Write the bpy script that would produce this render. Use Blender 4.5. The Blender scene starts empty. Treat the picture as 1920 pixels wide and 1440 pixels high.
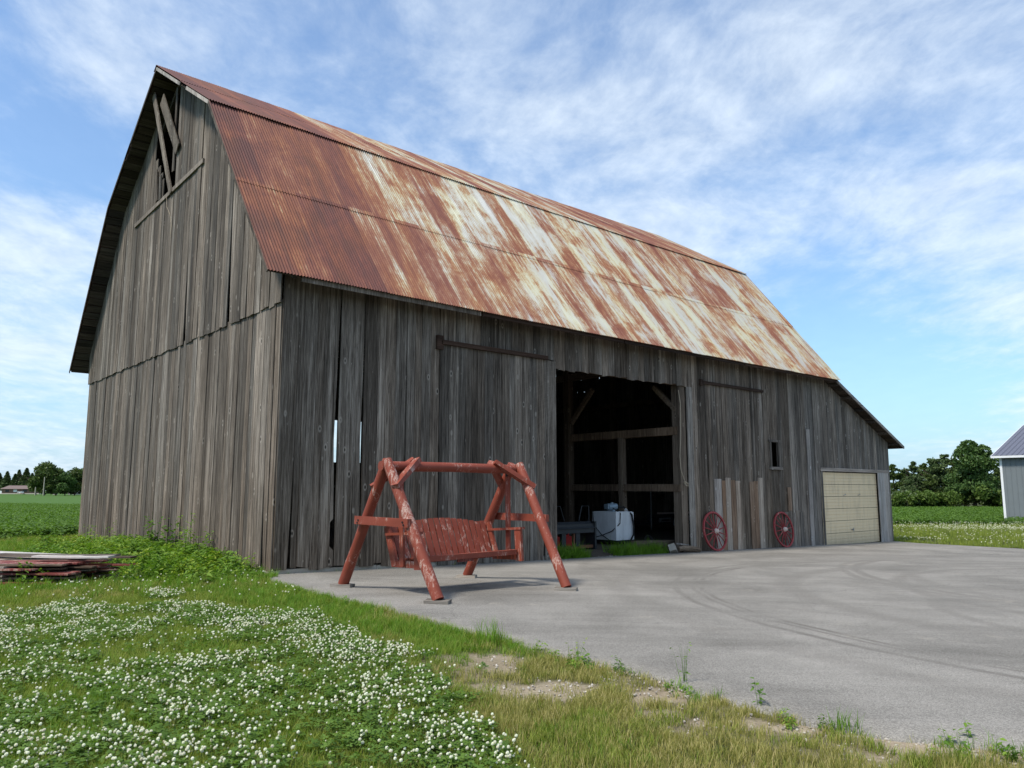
import bpy, math, random
import numpy as np
from mathutils import Vector, Matrix, Euler
random.seed(7); rng = np.random.default_rng(7)
sc = bpy.context.scene
R = math.radians

# ------------------------------------------------------------------ camera, sky, sun, exposure
cam_d = bpy.data.cameras.new('camera'); cam = bpy.data.objects.new('camera', cam_d)
sc.collection.objects.link(cam); sc.camera = cam
cam_d.sensor_width = 36; cam_d.lens = 27; cam_d.clip_end = 9000; cam_d.clip_start = .05
cam.location = (0, 0, 1.6); cam.rotation_euler = (R(90 + 7.87), 0, 0)
SUN_EL, SUN_AZ = 57, 231          # azimuth measured from +Y towards +X
SKY_STRENGTH, CLOUD_GAIN = .10, 6.9
SUN_STRENGTH, SUN_ANGLE = 2.9, 9
sc.view_settings.view_transform = 'Standard'; sc.view_settings.look = 'None'
sc.view_settings.gamma = 1; sc.view_settings.use_curve_mapping = False
sc.view_settings.exposure = .70

def N(t, kind, ins=None, **props):
    n = t.nodes.new(kind)
    for k, v in props.items(): setattr(n, k, v)
    for k, v in (ins or {}).items():
        if hasattr(v, 'is_output'): t.links.new(v, n.inputs[k])
        else: n.inputs[k].default_value = v
    return n
def MA(t, op, a, b=0.0, c=None, clamp=False):
    ins = {0: a, 1: b}
    if c is not None: ins[2] = c
    return N(t, 'ShaderNodeMath', ins, operation=op, use_clamp=clamp).outputs[0]
def VM(t, op, a, b=(0, 0, 0)):
    n = N(t, 'ShaderNodeVectorMath', {0: a, 1: b}, operation=op)
    return n.outputs['Value'] if op in ('DOT_PRODUCT', 'LENGTH', 'DISTANCE') else n.outputs[0]
def NOISE(t, vec, scale=1, detail=4, rough=.55, dist=0.0):
    return N(t, 'ShaderNodeTexNoise', {'Vector': vec, 'Scale': scale, 'Detail': detail, 'Roughness': rough, 'Distortion': dist}).outputs['Fac']
def RAMP(t, fac, stops, interp='LINEAR'):
    n = N(t, 'ShaderNodeValToRGB', {0: fac}); cr = n.color_ramp; cr.interpolation = interp
    while len(cr.elements) > 1: cr.elements.remove(cr.elements[-1])
    for i, (p, c) in enumerate(stops):
        e = cr.elements[0] if i == 0 else cr.elements.new(p)
        e.position = p; e.color = (*c, 1) if len(c) == 3 else c
    return n.outputs[0]
def SM(t, v, a, b):
    n = N(t, 'ShaderNodeMapRange', {0: v, 1: a, 2: b, 3: 0.0, 4: 1.0}, interpolation_type='SMOOTHSTEP'); return n.outputs[0]
def MIX(t, f, a, b, mode='MIX'):
    n = t.nodes.new('ShaderNodeMix'); n.data_type = 'RGBA'; n.blend_type = mode
    for i, v in ((0, f), (6, a), (7, b)):
        if hasattr(v, 'is_output'): t.links.new(v, n.inputs[i])
        else: n.inputs[i].default_value = (*v, 1) if (i > 0 and len(v) == 3) else v
    return n.outputs[2]

w = bpy.data.worlds.new('World'); sc.world = w; w.use_nodes = True; t = w.node_tree; t.nodes.clear()
sky = N(t, 'ShaderNodeTexSky', sky_type='NISHITA', sun_disc=False, sun_elevation=R(SUN_EL), sun_rotation=R(SUN_AZ), air_density=1.15, dust_density=.6, ozone_density=2.5)
tc = N(t, 'ShaderNodeTexCoord').outputs['Generated']
sep = N(t, 'ShaderNodeSeparateXYZ', {0: tc})
zz = MA(t, 'MAXIMUM', sep.outputs[2], .0)
den = MA(t, 'ADD', zz, .16)
pl = N(t, 'ShaderNodeCombineXYZ', {0: MA(t, 'DIVIDE', sep.outputs[0], den), 1: MA(t, 'DIVIDE', sep.outputs[1], den), 2: 3.7}).outputs[0]
warp = N(t, 'ShaderNodeTexNoise', {'Vector': pl, 'Scale': 1.1, 'Detail': 3}).outputs['Color']
plw = VM(t, 'ADD', pl, VM(t, 'SCALE', VM(t, 'SUBTRACT', warp, (.5, .5, .5)), (0, 0, 0)))
plw.node.inputs[1].links[0].from_node.inputs['Scale'].default_value = .34
rotm = N(t, 'ShaderNodeMapping', {'Vector': plw, 'Rotation': (0, 0, R(28)), 'Scale': (1.0, 1.25, 1)}).outputs[0]
fine = NOISE(t, rotm, 2.1, 8, .54, .1)
puff = NOISE(t, N(t, 'ShaderNodeMapping', {'Vector': plw, 'Rotation': (0, 0, R(-20)), 'Scale': (1.5, 1.0, 1)}).outputs[0], 7.0, 8, .62, .0)
big = NOISE(t, N(t, 'ShaderNodeMapping', {'Vector': pl, 'Location': (3.1, 1.7, 0)}).outputs[0], .55, 3, .5)
def blob(px, py, k, amp):          # a broad patch of thicker or thinner cirrus round one direction of the sky
    d = Vector(((px - 960) / 1440, 1, -(py - 720) / 1440)); c_, s_ = math.cos(R(7.87)), math.sin(R(7.87))
    d = Vector((d.x, c_ * d.y - s_ * d.z, s_ * d.y + c_ * d.z)).normalized()
    q = MA(t, 'SUBTRACT', 1.0, VM(t, 'DOT_PRODUCT', tc, tuple(d)))
    return MA(t, 'MULTIPLY', MA(t, 'POWER', 2.718, MA(t, 'MULTIPLY', q, -k)), amp)
cov = MA(t, 'ADD', MA(t, 'MULTIPLY', fine, .46), MA(t, 'ADD', MA(t, 'MULTIPLY', puff, .36), MA(t, 'MULTIPLY', big, .37)))
for b_ in ((30, 190, 160, -.20), (120, 300, 400, -.14), (230, 330, 300, -.05), (1500, 620, 90, -.24), (1640, 690, 130, -.16), (190, 110, 200, .20), (1150, 260, 14, .06),
           (1800, 560, 40, .09), (80, 400, 180, .12), (60, 690, 200, .09), (1230, 520, 100, .06), (560, 40, 90, -.03), (1450, 180, 60, .03), (1750, 760, 150, -.06)):
    cov = MA(t, 'ADD', cov, blob(*b_))
cl = SM(t, cov, .42, .80)
cl = MA(t, 'ADD', MA(t, 'MULTIPLY', cl, .66), .13)
lum = MA(t, 'MULTIPLY', MA(t, 'ADD', .78, MA(t, 'MULTIPLY', puff, .4)), CLOUD_GAIN)
ccol = N(t, 'ShaderNodeVectorMath', {0: (.81, .905, 1.0), 'Scale': lum}, operation='SCALE').outputs[0]
skyc = MIX(t, 1.0, sky.outputs[0], (.80, 1.05, 1.24), 'MULTIPLY')
hz = MA(t, 'POWER', MA(t, 'SUBTRACT', 1.0, zz, clamp=True), 9)
skyc = MIX(t, MA(t, 'MULTIPLY', hz, .85), skyc, (2.15, 3.75, 5.3))
col = MIX(t, cl, skyc, ccol)
bg = N(t, 'ShaderNodeBackground', {0: col, 1: SKY_STRENGTH})
t.links.new(bg.outputs[0], N(t, 'ShaderNodeOutputWorld').inputs[0])

sd = bpy.data.lights.new('sun', 'SUN'); sd.energy = SUN_STRENGTH; sd.angle = R(SUN_ANGLE); sd.color = (1, .93, .82)
so = bpy.data.objects.new('sun', sd); sc.collection.objects.link(so)
sdir = Vector((math.sin(R(SUN_AZ)) * math.cos(R(SUN_EL)), math.cos(R(SUN_AZ)) * math.cos(R(SUN_EL)), math.sin(R(SUN_EL))))
so.rotation_euler = sdir.to_track_quat('Z', 'Y').to_euler(); so.location = (0, 0, 40)

# ------------------------------------------------------------------ helpers
def tag(o, label=None, cat=None, group=None, kind=None):
    if label: o['label'] = label
    if cat: o['category'] = cat
    if group: o['group'] = group
    if kind: o['kind'] = kind
    return o
def empty(name, loc=(0, 0, 0), rz=0, label=None, cat=None, group=None):
    o = bpy.data.objects.new(name, None); sc.collection.objects.link(o); o.location = loc; o.rotation_euler = (0, 0, rz)
    o.empty_display_size = .2
    return tag(o, label, cat, group)
def copy_tree(o, parent=None):
    c = o.copy(); sc.collection.objects.link(c)
    if parent is not None: c.parent = parent
    for ch in list(o.children): copy_tree(ch, c)
    return c
def mesh_obj(name, v, f, m=None, parent=None, smooth=False, link=True, attrs=None):
    me = bpy.data.meshes.new(name); me.from_pydata([tuple(p) for p in v], [], [tuple(q) for q in f])
    if m: me.materials.append(m)
    if smooth: me.polygons.foreach_set('use_smooth', [True] * len(me.polygons))
    for k, a in (attrs or {}).items():
        at = me.attributes.new(k, 'FLOAT', 'POINT'); at.data.foreach_set('value', np.asarray(a, dtype=np.float32))
    o = bpy.data.objects.new(name, me)
    if link: sc.collection.objects.link(o)
    if parent is not None: o.parent = parent
    return o
class MB:
    def __init__(s): s.v = []; s.f = []
    def add(s, v, f):
        n = len(s.v); s.v += [tuple(p) for p in v]; s.f += [tuple(i + n for i in q) for q in f]; return s
    def box(s, x0, x1, y0, y1, z0, z1, M=None, j=0):
        v = [Vector((x, y, z)) + (Vector((random.uniform(-j, j), random.uniform(-j, j), random.uniform(-j, j))) if j else Vector()) for z in (z0, z1) for y in (y0, y1) for x in (x0, x1)]
        if M is not None: v = [M @ p for p in v]
        return s.add(v, [(0, 2, 3, 1), (4, 5, 7, 6), (0, 1, 5, 4), (2, 6, 7, 3), (0, 4, 6, 2), (1, 3, 7, 5)])
    def bar(s, p, q, wd, th, up=(0, 0, 1), j=0):       # rectangular bar from p to q
        p, q = Vector(p), Vector(q); d = (q - p).normalized(); u = Vector(up); a = d.cross(u)
        if a.length < 1e-3: a = d.cross(Vector((0, 1, 0)))
        a.normalize(); b = a.cross(d).normalized()
        v = []
        for e in (p, q):
            for (i, k) in ((-1, -1), (1, -1), (1, 1), (-1, 1)): v.append(e + a * (i * wd / 2 + random.uniform(-j, j)) + b * (k * th / 2 + random.uniform(-j, j)))
        return s.add(v, [(3, 2, 1, 0), (4, 5, 6, 7), (0, 1, 5, 4), (1, 2, 6, 5), (2, 3, 7, 6), (3, 0, 4, 7)])
    def tube(s, pts, rad, n=8, cap=True, wob=0, twist=0):
        pts = [Vector(p) for p in pts]; rr = rad if isinstance(rad, (list, tuple)) else [rad] * len(pts); v = []; f = []; prev = None
        for i, p in enumerate(pts):
            d = (pts[min(i + 1, len(pts) - 1)] - pts[max(i - 1, 0)]).normalized()
            a = d.cross(Vector((0, 0, 1))) if prev is None else prev - d * prev.dot(d)
            if a.length < 1e-3: a = d.cross(Vector((1, 0, 0)))
            a.normalize(); prev = a; b = d.cross(a)
            for k in range(n):
                an = 2 * math.pi * k / n + twist; r_ = rr[i] * (1 + random.uniform(-wob, wob)); v.append(p + a * math.cos(an) * r_ + b * math.sin(an) * r_)
        for i in range(len(pts) - 1):
            for k in range(n): f.append((i * n + k, i * n + (k + 1) % n, (i + 1) * n + (k + 1) % n, (i + 1) * n + k))
        if cap: f.append(tuple(range(n - 1, -1, -1))); f.append(tuple(range((len(pts) - 1) * n, len(pts) * n)))
        return s.add(v, f)
    def obj(s, name, m=None, parent=None, smooth=False, loc=None):
        o = mesh_obj(name, s.v, s.f, m, parent, smooth)
        if loc is not None: o.location = loc
        return o
def smooth_by_angle(o, ang=40):
    o.data.polygons.foreach_set('use_smooth', [True] * len(o.data.polygons))
    o.data.set_sharp_from_angle(angle=R(ang)); return o

# barn frame: t along the long wall, s back along the gable, z up
AZ = R(49.15); LX, LY = math.sin(AZ), math.cos(AZ); GX, GY = -LY, LX
CX, CY = -4.526, 14.81
BROT = math.pi / 2 - AZ
def bw(t_, s_, z=0): return Vector((CX + t_ * LX + s_ * GX, CY + t_ * LY + s_ * GY, z))
def w2b(x, y): return ((x - CX) * LX + (y - CY) * LY, (x - CX) * GX + (y - CY) * GY)
def gh(x, y):                                  # height of the ground
    tt = (x - CX) * LX + (y - CY) * LY
    return -.0192 * np.clip(tt, 0, 27.6)
barn = empty('timber_barn', (CX, CY, 0), BROT, 'weathered grey timber barn with a rusty metal gambrel roof and lean-to', 'barn')

# ------------------------------------------------------------------ materials
def newmat(name):
    m = bpy.data.materials.new(name); m.use_nodes = True; m.node_tree.nodes.clear(); return m, m.node_tree
def finish(t, colr, rough=.8, metal=0.0, bump=None, bstr=.4, bdist=.01, spec=.3, emit=None):
    p = N(t, 'ShaderNodeBsdfPrincipled', {'Base Color': colr, 'Roughness': rough, 'Metallic': metal, 'Specular IOR Level': spec})
    if bump is not None:
        b = N(t, 'ShaderNodeBump', {'Height': bump, 'Strength': bstr, 'Distance': bdist}); t.links.new(b.outputs[0], p.inputs['Normal'])
    t.links.new(p.outputs[0], N(t, 'ShaderNodeOutputMaterial').inputs[0]); return p
def plain(name, c, rough=.6, metal=0.0, var=.25, scale=6.0, bstr=.15):
    m, t = newmat(name); tc = N(t, 'ShaderNodeTexCoord').outputs['Object']
    n = NOISE(t, tc, scale, 6, .65); n2 = NOISE(t, tc, scale * 9, 3, .6)
    f = MA(t, 'ADD', MA(t, 'MULTIPLY', n, .7), MA(t, 'MULTIPLY', n2, .3))
    lo = tuple(x * (1 - var) for x in c); hi = tuple(min(1, x * (1 + var)) for x in c)
    finish(t, RAMP(t, f, [(.3, lo), (.7, hi)]), rough, metal, n2, bstr, .004); return m
def wood(name, dark, mid, light, axis='v', use_barn=True, rough=.85, knots=True, saw=False, val=(.62, 1.38), low=None):
    """weathered sawn board; the grain runs up the board ('v') or along local x ('x')"""
    m, t = newmat(name); tcn = N(t, 'ShaderNodeTexCoord')
    if use_barn: tcn.object = barn
    v = tcn.outputs['Object']; oi = N(t, 'ShaderNodeObjectInfo').outputs['Random']
    off = N(t, 'ShaderNodeCombineXYZ', {0: MA(t, 'MULTIPLY', oi, 91.0), 1: MA(t, 'MULTIPLY', oi, 47.0), 2: MA(t, 'MULTIPLY', oi, 63.0)}).outputs[0]
    vo = VM(t, 'ADD', v, off)
    lo_s = (1, 1, .028) if axis == 'v' else (.028, 1, 1)
    kn_s = (1, 1, .22) if axis == 'v' else (.22, 1, 1)
    vg = VM(t, 'MULTIPLY', vo, lo_s)
    wob = NOISE(t, VM(t, 'MULTIPLY', vo, kn_s), 5, 2, .5)
    vgd = VM(t, 'ADD', vg, N(t, 'ShaderNodeVectorMath', {0: (1, 1, 0) if axis == 'v' else (0, 1, 1), 'Scale': MA(t, 'MULTIPLY', wob, .03)}, operation='SCALE').outputs[0])
    g1 = NOISE(t, vgd, 17, 6, .74); g2 = NOISE(t, vgd, 60, 5, .75); g3 = NOISE(t, VM(t, 'MULTIPLY', v, (1, 1, .12) if axis == 'v' else (.12, 1, 1)), 1.4, 4, .6)
    f = MA(t, 'ADD', MA(t, 'MULTIPLY', g1, .42), MA(t, 'ADD', MA(t, 'MULTIPLY', g2, .33), MA(t, 'MULTIPLY', g3, .25)))
    c = RAMP(t, f, [(.40, tuple(x * .75 for x in dark)), (.465, tuple(.5 * x + .5 * y for x, y in zip(dark, mid))), (.515, mid), (.555, tuple(.6 * x + .4 * y for x, y in zip(mid, light))), (.63, light)])
    val_ = MA(t, 'ADD', val[0], MA(t, 'MULTIPLY', oi, val[1] - val[0]))
    vec = N(t, 'ShaderNodeCombineXYZ', {0: val_, 1: val_, 2: val_}).outputs[0]
    c = MIX(t, 1.0, c, vec, 'MULTIPLY')
    # brown or silver tone differs from board to board
    c = MIX(t, MA(t, 'MULTIPLY', N(t, 'ShaderNodeTexWhiteNoise', {'W': MA(t, 'MULTIPLY', oi, 77.0)}, noise_dimensions='1D').outputs[0], .32), c, MIX(t, 1.0, c, (1.22, .95, .72), 'MULTIPLY'))
    crack = SM(t, g2, .42, .33)
    c = MIX(t, MA(t, 'MULTIPLY', crack, .75), c, tuple(x * .35 for x in dark))
    fl = N(t, 'ShaderNodeTexVoronoi', {'Vector': VM(t, 'MULTIPLY', vo, (1, 1, .30) if axis == 'v' else (.30, 1, 1)), 'Scale': 9.0}).outputs['Distance']
    c = MIX(t, MA(t, 'MULTIPLY', SM(t, fl, .085, .05), MA(t, 'MULTIPLY', SM(t, g3, .45, .6), .55)), c, tuple(min(1, x * 1.5) for x in light))
    h = f
    if knots:
        vo2 = VM(t, 'MULTIPLY', vo, (1, 1, .5) if axis == 'v' else (.5, 1, 1))
        vr = N(t, 'ShaderNodeTexVoronoi', {'Vector': vo2, 'Scale': 3.2}); d = vr.outputs['Distance']
        k1 = SM(t, d, .085, .045); k2 = MA(t, 'MULTIPLY', SM(t, d, .15, .10), MA(t, 'SUBTRACT', 1.0, k1))
        c = MIX(t, MA(t, 'MULTIPLY', k2, .35), c, tuple(min(1, x * 1.5) for x in light))
        c = MIX(t, MA(t, 'MULTIPLY', k1, .8), c, tuple(x * .4 for x in dark))
        h = MA(t, 'SUBTRACT', h, MA(t, 'MULTIPLY', k1, .5))
    if saw:
        wv = N(t, 'ShaderNodeTexWave', {'Vector': VM(t, 'ADD', v, (-7.9, 0, -1.6)), 'Scale': 2.6, 'Distortion': 3.5, 'Detail': 4, 'Detail Scale': .7}, wave_type='RINGS', rings_direction='Y').outputs['Fac']
        sm = MA(t, 'MULTIPLY', SM(t, wv, .80, .99), SM(t, N(t, 'ShaderNodeSeparateXYZ', {0: v}).outputs[0], 5.6, 7.2))
        c = MIX(t, MA(t, 'MULTIPLY', sm, .03), c, tuple(min(1, x * 1.6) for x in light))
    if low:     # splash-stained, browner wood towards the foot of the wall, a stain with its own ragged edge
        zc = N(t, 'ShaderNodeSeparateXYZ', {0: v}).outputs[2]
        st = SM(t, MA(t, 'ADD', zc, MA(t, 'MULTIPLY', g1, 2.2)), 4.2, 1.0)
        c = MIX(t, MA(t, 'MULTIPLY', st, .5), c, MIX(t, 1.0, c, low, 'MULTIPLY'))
    finish(t, c, rough, 0, h, .9, .012, .15); return m
W_GABLE = wood('weathered_board_gable', (.044, .037, .031), (.128, .114, .098), (.32, .29, .255), low=(1.02, .90, .80))
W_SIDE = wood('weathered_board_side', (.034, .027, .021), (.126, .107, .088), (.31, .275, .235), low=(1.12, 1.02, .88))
W_DOOR = wood('weathered_board_door', (.036, .029, .023), (.135, .117, .098), (.31, .28, .24), saw=True)
W_END = wood('weathered_board_end', (.048, .042, .037), (.155, .14, .122), (.36, .33, .29))
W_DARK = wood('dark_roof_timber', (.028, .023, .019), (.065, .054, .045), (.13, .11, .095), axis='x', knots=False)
W_BEAM = wood('hewn_beam', (.05, .036, .026), (.13, .098, .070), (.22, .17, .125), axis='x')
W_BEAMV = wood('hewn_post', (.05, .038, .028), (.13, .10, .075), (.22, .18, .135), axis='v')
W_RAIL = wood('stained_rail', (.02, .012, .009), (.05, .032, .024), (.09, .06, .045), axis='x', knots=False)
W_PALE = wood('pale_patch_board', (.17, .13, .10), (.36, .295, .235), (.52, .45, .375), val=(.9, 1.1))
W_TAN = wood('tan_patch_board', (.10, .062, .040), (.23, .155, .105), (.36, .27, .20), val=(.85, 1.15))
W_SILVER = wood('silver_board', (.16, .15, .14), (.36, .34, .32), (.52, .50, .48), val=(.9, 1.1))
W_TRIM = wood('sun_bleached_trim', (.12, .11, .10), (.26, .24, .22), (.42, .39, .36), axis='x')

def rustmat(name):
    m, t = newmat(name); tcn = N(t, 'ShaderNodeTexCoord'); tcn.object = barn; v = tcn.outputs['Object']
    oi = N(t, 'ShaderNodeObjectInfo').outputs['Random']; s = N(t, 'ShaderNodeSeparateXYZ', {0: v}); X, Z = s.outputs[0], s.outputs[2]
    def cv(a, b, o=0.0): return N(t, 'ShaderNodeCombineXYZ', {0: MA(t, 'MULTIPLY', X, a), 1: MA(t, 'MULTIPLY', Z, b), 2: o}).outputs[0]
    sx = MA(t, 'ADD', MA(t, 'FLOOR', MA(t, 'DIVIDE', MA(t, 'ADD', X, .58), .66)), MA(t, 'MULTIPLY', MA(t, 'GREATER_THAN', Z, 8.15), 50.0))
    wn = N(t, 'ShaderNodeTexWhiteNoise', {'W': sx}, noise_dimensions='1D').outputs[0]
    streak = NOISE(t, cv(3.0, .42), 1, 3, .5, .5)
    streak2 = NOISE(t, cv(11, .7, 4.0), 1, 4, .6, .6)
    blotch = NOISE(t, cv(.85, .80, 9.0), 1, 5, .60, .9)
    spec = NOISE(t, cv(16, 4.5, 2.0), 1, 6, .72, .8)
    spec2 = NOISE(t, v, 22, 6, .7)
    r = MA(t, 'ADD', MA(t, 'MULTIPLY', streak, .30), MA(t, 'MULTIPLY', blotch, .52))
    r = MA(t, 'ADD', r, MA(t, 'ADD', MA(t, 'MULTIPLY', streak2, .36), MA(t, 'MULTIPLY', spec, .30)))
    r = MA(t, 'ADD', r, MA(t, 'MULTIPLY', spec2, .10))
    r = MA(t, 'ADD', r, MA(t, 'MULTIPLY', MA(t, 'SUBTRACT', wn, .5), .13))
    bias = MA(t, 'MULTIPLY', SM(t, MA(t, 'ADD', X, MA(t, 'MULTIPLY', blotch, 3.0)), 5.9, 2.6), .20)
    r = MA(t, 'ADD', r, bias)
    r = MA(t, 'ADD', r, MA(t, 'MULTIPLY', SM(t, Z, 10.5, 10.75), .07))
    valley = MA(t, 'MULTIPLY', MA(t, 'SINE', MA(t, 'MULTIPLY', MA(t, 'ADD', X, .58), 2 * math.pi / .066)), .034)
    r = MA(t, 'SUBTRACT', r, valley)
    c = RAMP(t, MA(t, 'SUBTRACT', r, .25), [(.34, (.40, .415, .405)), (.46, (.375, .37, .335)), (.50, (.35, .30, .23)), (.535, (.30, .205, .135)), (.575, (.255, .125, .076)), (.625, (.205, .080, .050)), (.70, (.158, .056, .040)), (.82, (.102, .042, .035))])
    hue = SM(t, NOISE(t, cv(1.6, .5, 33.0), 1, 4, .6, .5), .40, .62); hue2 = MA(t, 'GREATER_THAN', wn, .6)
    c = MIX(t, MA(t, 'MULTIPLY', hue, .5), c, MIX(t, 1.0, c, (1.25, 1.22, .80), 'MULTIPLY'))
    c = MIX(t, MA(t, 'MULTIPLY', hue2, .5), c, MIX(t, 1.0, c, (.80, .72, .86), 'MULTIPLY'))
    met = SM(t, r, .72, .62)
    finish(t, c, RAMP(t, MA(t, 'SUBTRACT', r, .25), [(.44, (.5,) * 3), (.56, (.78,) * 3)]), MA(t, 'MULTIPLY', met, .25), spec2, .25, .004, .35); return m
RUST = rustmat('rusty_galvanised_sheet')

def redpaint(name, wear, base=(.200, .043, .024)):
    m, t = newmat(name); v = N(t, 'ShaderNodeTexCoord').outputs['Object']; oi = N(t, 'ShaderNodeObjectInfo').outputs['Random']
    vo = VM(t, 'ADD', v, N(t, 'ShaderNodeCombineXYZ', {0: MA(t, 'MULTIPLY', oi, 31.0)}).outputs[0])
    n1 = NOISE(t, VM(t, 'MULTIPLY', vo, (1, 1, .16)), 24, 6, .75, .6); n2 = NOISE(t, vo, 3, 3, .5); n3 = NOISE(t, vo, 60, 4, .7)
    f = MA(t, 'ADD', MA(t, 'MULTIPLY', n1, .55), MA(t, 'ADD', MA(t, 'MULTIPLY', n2, .35), MA(t, 'MULTIPLY', n3, .18)))
    red = MIX(t, n2, tuple(x * .75 for x in base), tuple(min(1, x * 1.35) for x in base))
    mk = SM(t, f, wear, wear + .035)
    c = MIX(t, mk, red, MIX(t, SM(t, n3, .4, .6), (.46, .34, .29), (.30, .12, .085)))
    c = MIX(t, MA(t, 'MULTIPLY', SM(t, n3, .36, .28), .5), c, (.05, .02, .015))
    finish(t, c, .62, 0, MA(t, 'SUBTRACT', n3, mk), .35, .004, .3); return m
RED = redpaint('faded_red_paint', .585); RED_WORN = redpaint('peeling_red_paint', .555); RED_WHEEL = redpaint('wheel_red_paint', .60, (.26, .032, .034))
RED_DARK = redpaint('old_barn_red', .56, (.16, .035, .030))
WHITE_P = plain('white_paint', (.72, .73, .74), .5, 0, .12, 3)
def dirty_paint(name, c, dirt_c, rough=.55):
    m, t = newmat(name); v = N(t, 'ShaderNodeTexCoord').outputs['Object']; sx = N(t, 'ShaderNodeSeparateXYZ', {0: v})
    n = NOISE(t, VM(t, 'MULTIPLY', v, (3.5, 1, .5)), 1.5, 6, .68); n2 = NOISE(t, v, 14, 5, .7); lowz = SM(t, MA(t, 'ADD', sx.outputs[2], MA(t, 'MULTIPLY', n2, .9)), .75, -.15)
    cc = MIX(t, MA(t, 'MULTIPLY', SM(t, n, .46, .66), .45), c, tuple(x * .62 for x in c)); cc = MIX(t, MA(t, 'MULTIPLY', lowz, .5), cc, dirt_c); cc = MIX(t, MA(t, 'MULTIPLY', SM(t, n2, .66, .72), .5), cc, (.16, .09, .05))
    finish(t, cc, rough, 0, n, .3, .01); return m
CREAM = dirty_paint('cream_door_paint', (.76, .60, .38), (.36, .28, .18))
CONC = plain('concrete', (.34, .31, .26), .9, 0, .25, 5, .5)
BLACKM = plain('black_metal', (.022, .026, .03), .5, .3, .4)
RUBBER = plain('black_rubber', (.012, .012, .012), .7)
STEEL = plain('dull_steel', (.30, .31, .32), .45, .6, .3)
REDP = plain('red_plastic', (.45, .02, .02), .45)
HUBW = plain('bleached_hub', (.55, .44, .38), .8, 0, .3, 20)
SHED_W = plain('grey_shed_metal', (.165, .185, .195), .55, .1, .06, 2)
SHED_R = plain('slate_roof_metal', (.13, .135, .17), .5, .2, .08, 2)
GLASS = plain('dark_glass', (.03, .035, .04), .1)
ROPE = plain('rope_fibre', (.36, .30, .22), .9)
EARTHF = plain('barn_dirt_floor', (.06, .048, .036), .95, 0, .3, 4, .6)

def asphalt():
    m, t = newmat('asphalt_grey'); tcn = N(t, 'ShaderNodeTexCoord'); v = tcn.outputs['Object']
    s = N(t, 'ShaderNodeSeparateXYZ', {0: v})
    sp = NOISE(t, v, 95, 3, .75); sp2 = N(t, 'ShaderNodeTexVoronoi', {'Vector': v, 'Scale': 130}).outputs['Color']
    sp2 = N(t, 'ShaderNodeSeparateColor', {0: sp2}).outputs[0]
    sw = NOISE(t, N(t, 'ShaderNodeMapping', {'Vector': v, 'Rotation': (0, 0, R(-52)), 'Scale': (.35, 2.2, 1)}).outputs[0], 1.1, 5, .6, .6)
    b = NOISE(t, v, .45, 5, .6, .5)
    f = MA(t, 'ADD', MA(t, 'MULTIPLY', sp, .30), MA(t, 'ADD', MA(t, 'MULTIPLY', sp2, .18), MA(t, 'ADD', MA(t, 'MULTIPLY', sw, .15), MA(t, 'MULTIPLY', b, .37))))
    c = RAMP(t, f, [(.36, (.105, .098, .086)), (.5, (.208, .196, .176)), (.66, (.34, .32, .288))])
    # curved tyre marks: rings round the turning centre
    dk = None
    wv = NOISE(t, v, .8, 3, .6)
    for (cx, cy, r_, wdt, amp) in ((12.0, 12.2, 8.84, .04, .50), (12.0, 12.2, 8.98, .035, .42), (12.0, 12.2, 9.28, .05, .40), (12.0, 12.2, 7.3, .20, .20), (12.4, 12.6, 10.6, .2, .13), (15.5, 15, 8.2, .10, .26), (15.5, 15, 8.5, .08, .22), (13.2, 12.6, 6.3, .13, .22), (10.2, 17.0, 8.6, .12, .13), (10.2, 10.2, 4.2, .10, .16), (14.8, 14.0, 6.9, .16, .18)):
        d = VM(t, 'DISTANCE', VM(t, 'MULTIPLY', v, (1, 1, 0)), (cx, cy, 0))
        e = MA(t, 'ABSOLUTE', MA(t, 'SUBTRACT', MA(t, 'ADD', d, MA(t, 'MULTIPLY', wv, .16)), r_ + .08))
        a = MA(t, 'MULTIPLY', SM(t, e, wdt * 1.8, wdt * .3), MA(t, 'MULTIPLY', SM(t, b, .35, .62), amp * 1.5))
        dk = a if dk is None else MA(t, 'MAXIMUM', dk, a)
    c = MIX(t, dk, c, (.080, .070, .060))
    crk = N(t, 'ShaderNodeTexVoronoi', {'Vector': VM(t, 'ADD', v, VM(t, 'MULTIPLY', N(t, 'ShaderNodeTexNoise', {'Vector': v, 'Scale': 1.6, 'Detail': 4}).outputs['Color'], (.9, .9, 0))), 'Scale': .17}, feature='DISTANCE_TO_EDGE').outputs['Distance']
    c = MIX(t, MA(t, 'MULTIPLY', SM(t, crk, .0016, .0005), .35), c, (.06, .056, .052))
    st = SM(t, NOISE(t, N(t, 'ShaderNodeMapping', {'Vector': v, 'Location': (5, 9, 0), 'Scale': (.55, 1.3, 1)}).outputs[0], .9, 5, .7, 1.0), .60, .70)
    c = MIX(t, MA(t, 'MULTIPLY', st, .28), c, (.085, .078, .070))
    pk = N(t, 'ShaderNodeTexVoronoi', {'Vector': v, 'Scale': 42}).outputs['Distance']; c = MIX(t, MA(t, 'MULTIPLY', SM(t, pk, .16, .08), .55), c, (.44, .42, .38))
    dust = SM(t, NOISE(t, v, 1.4, 5, .65), .60, .74)
    c = MIX(t, MA(t, 'MULTIPLY', dust, .3), c, (.40, .36, .30))
    finish(t, c, .9, 0, MA(t, 'ADD', sp, sp2), .5, .004, .2); return m

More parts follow.
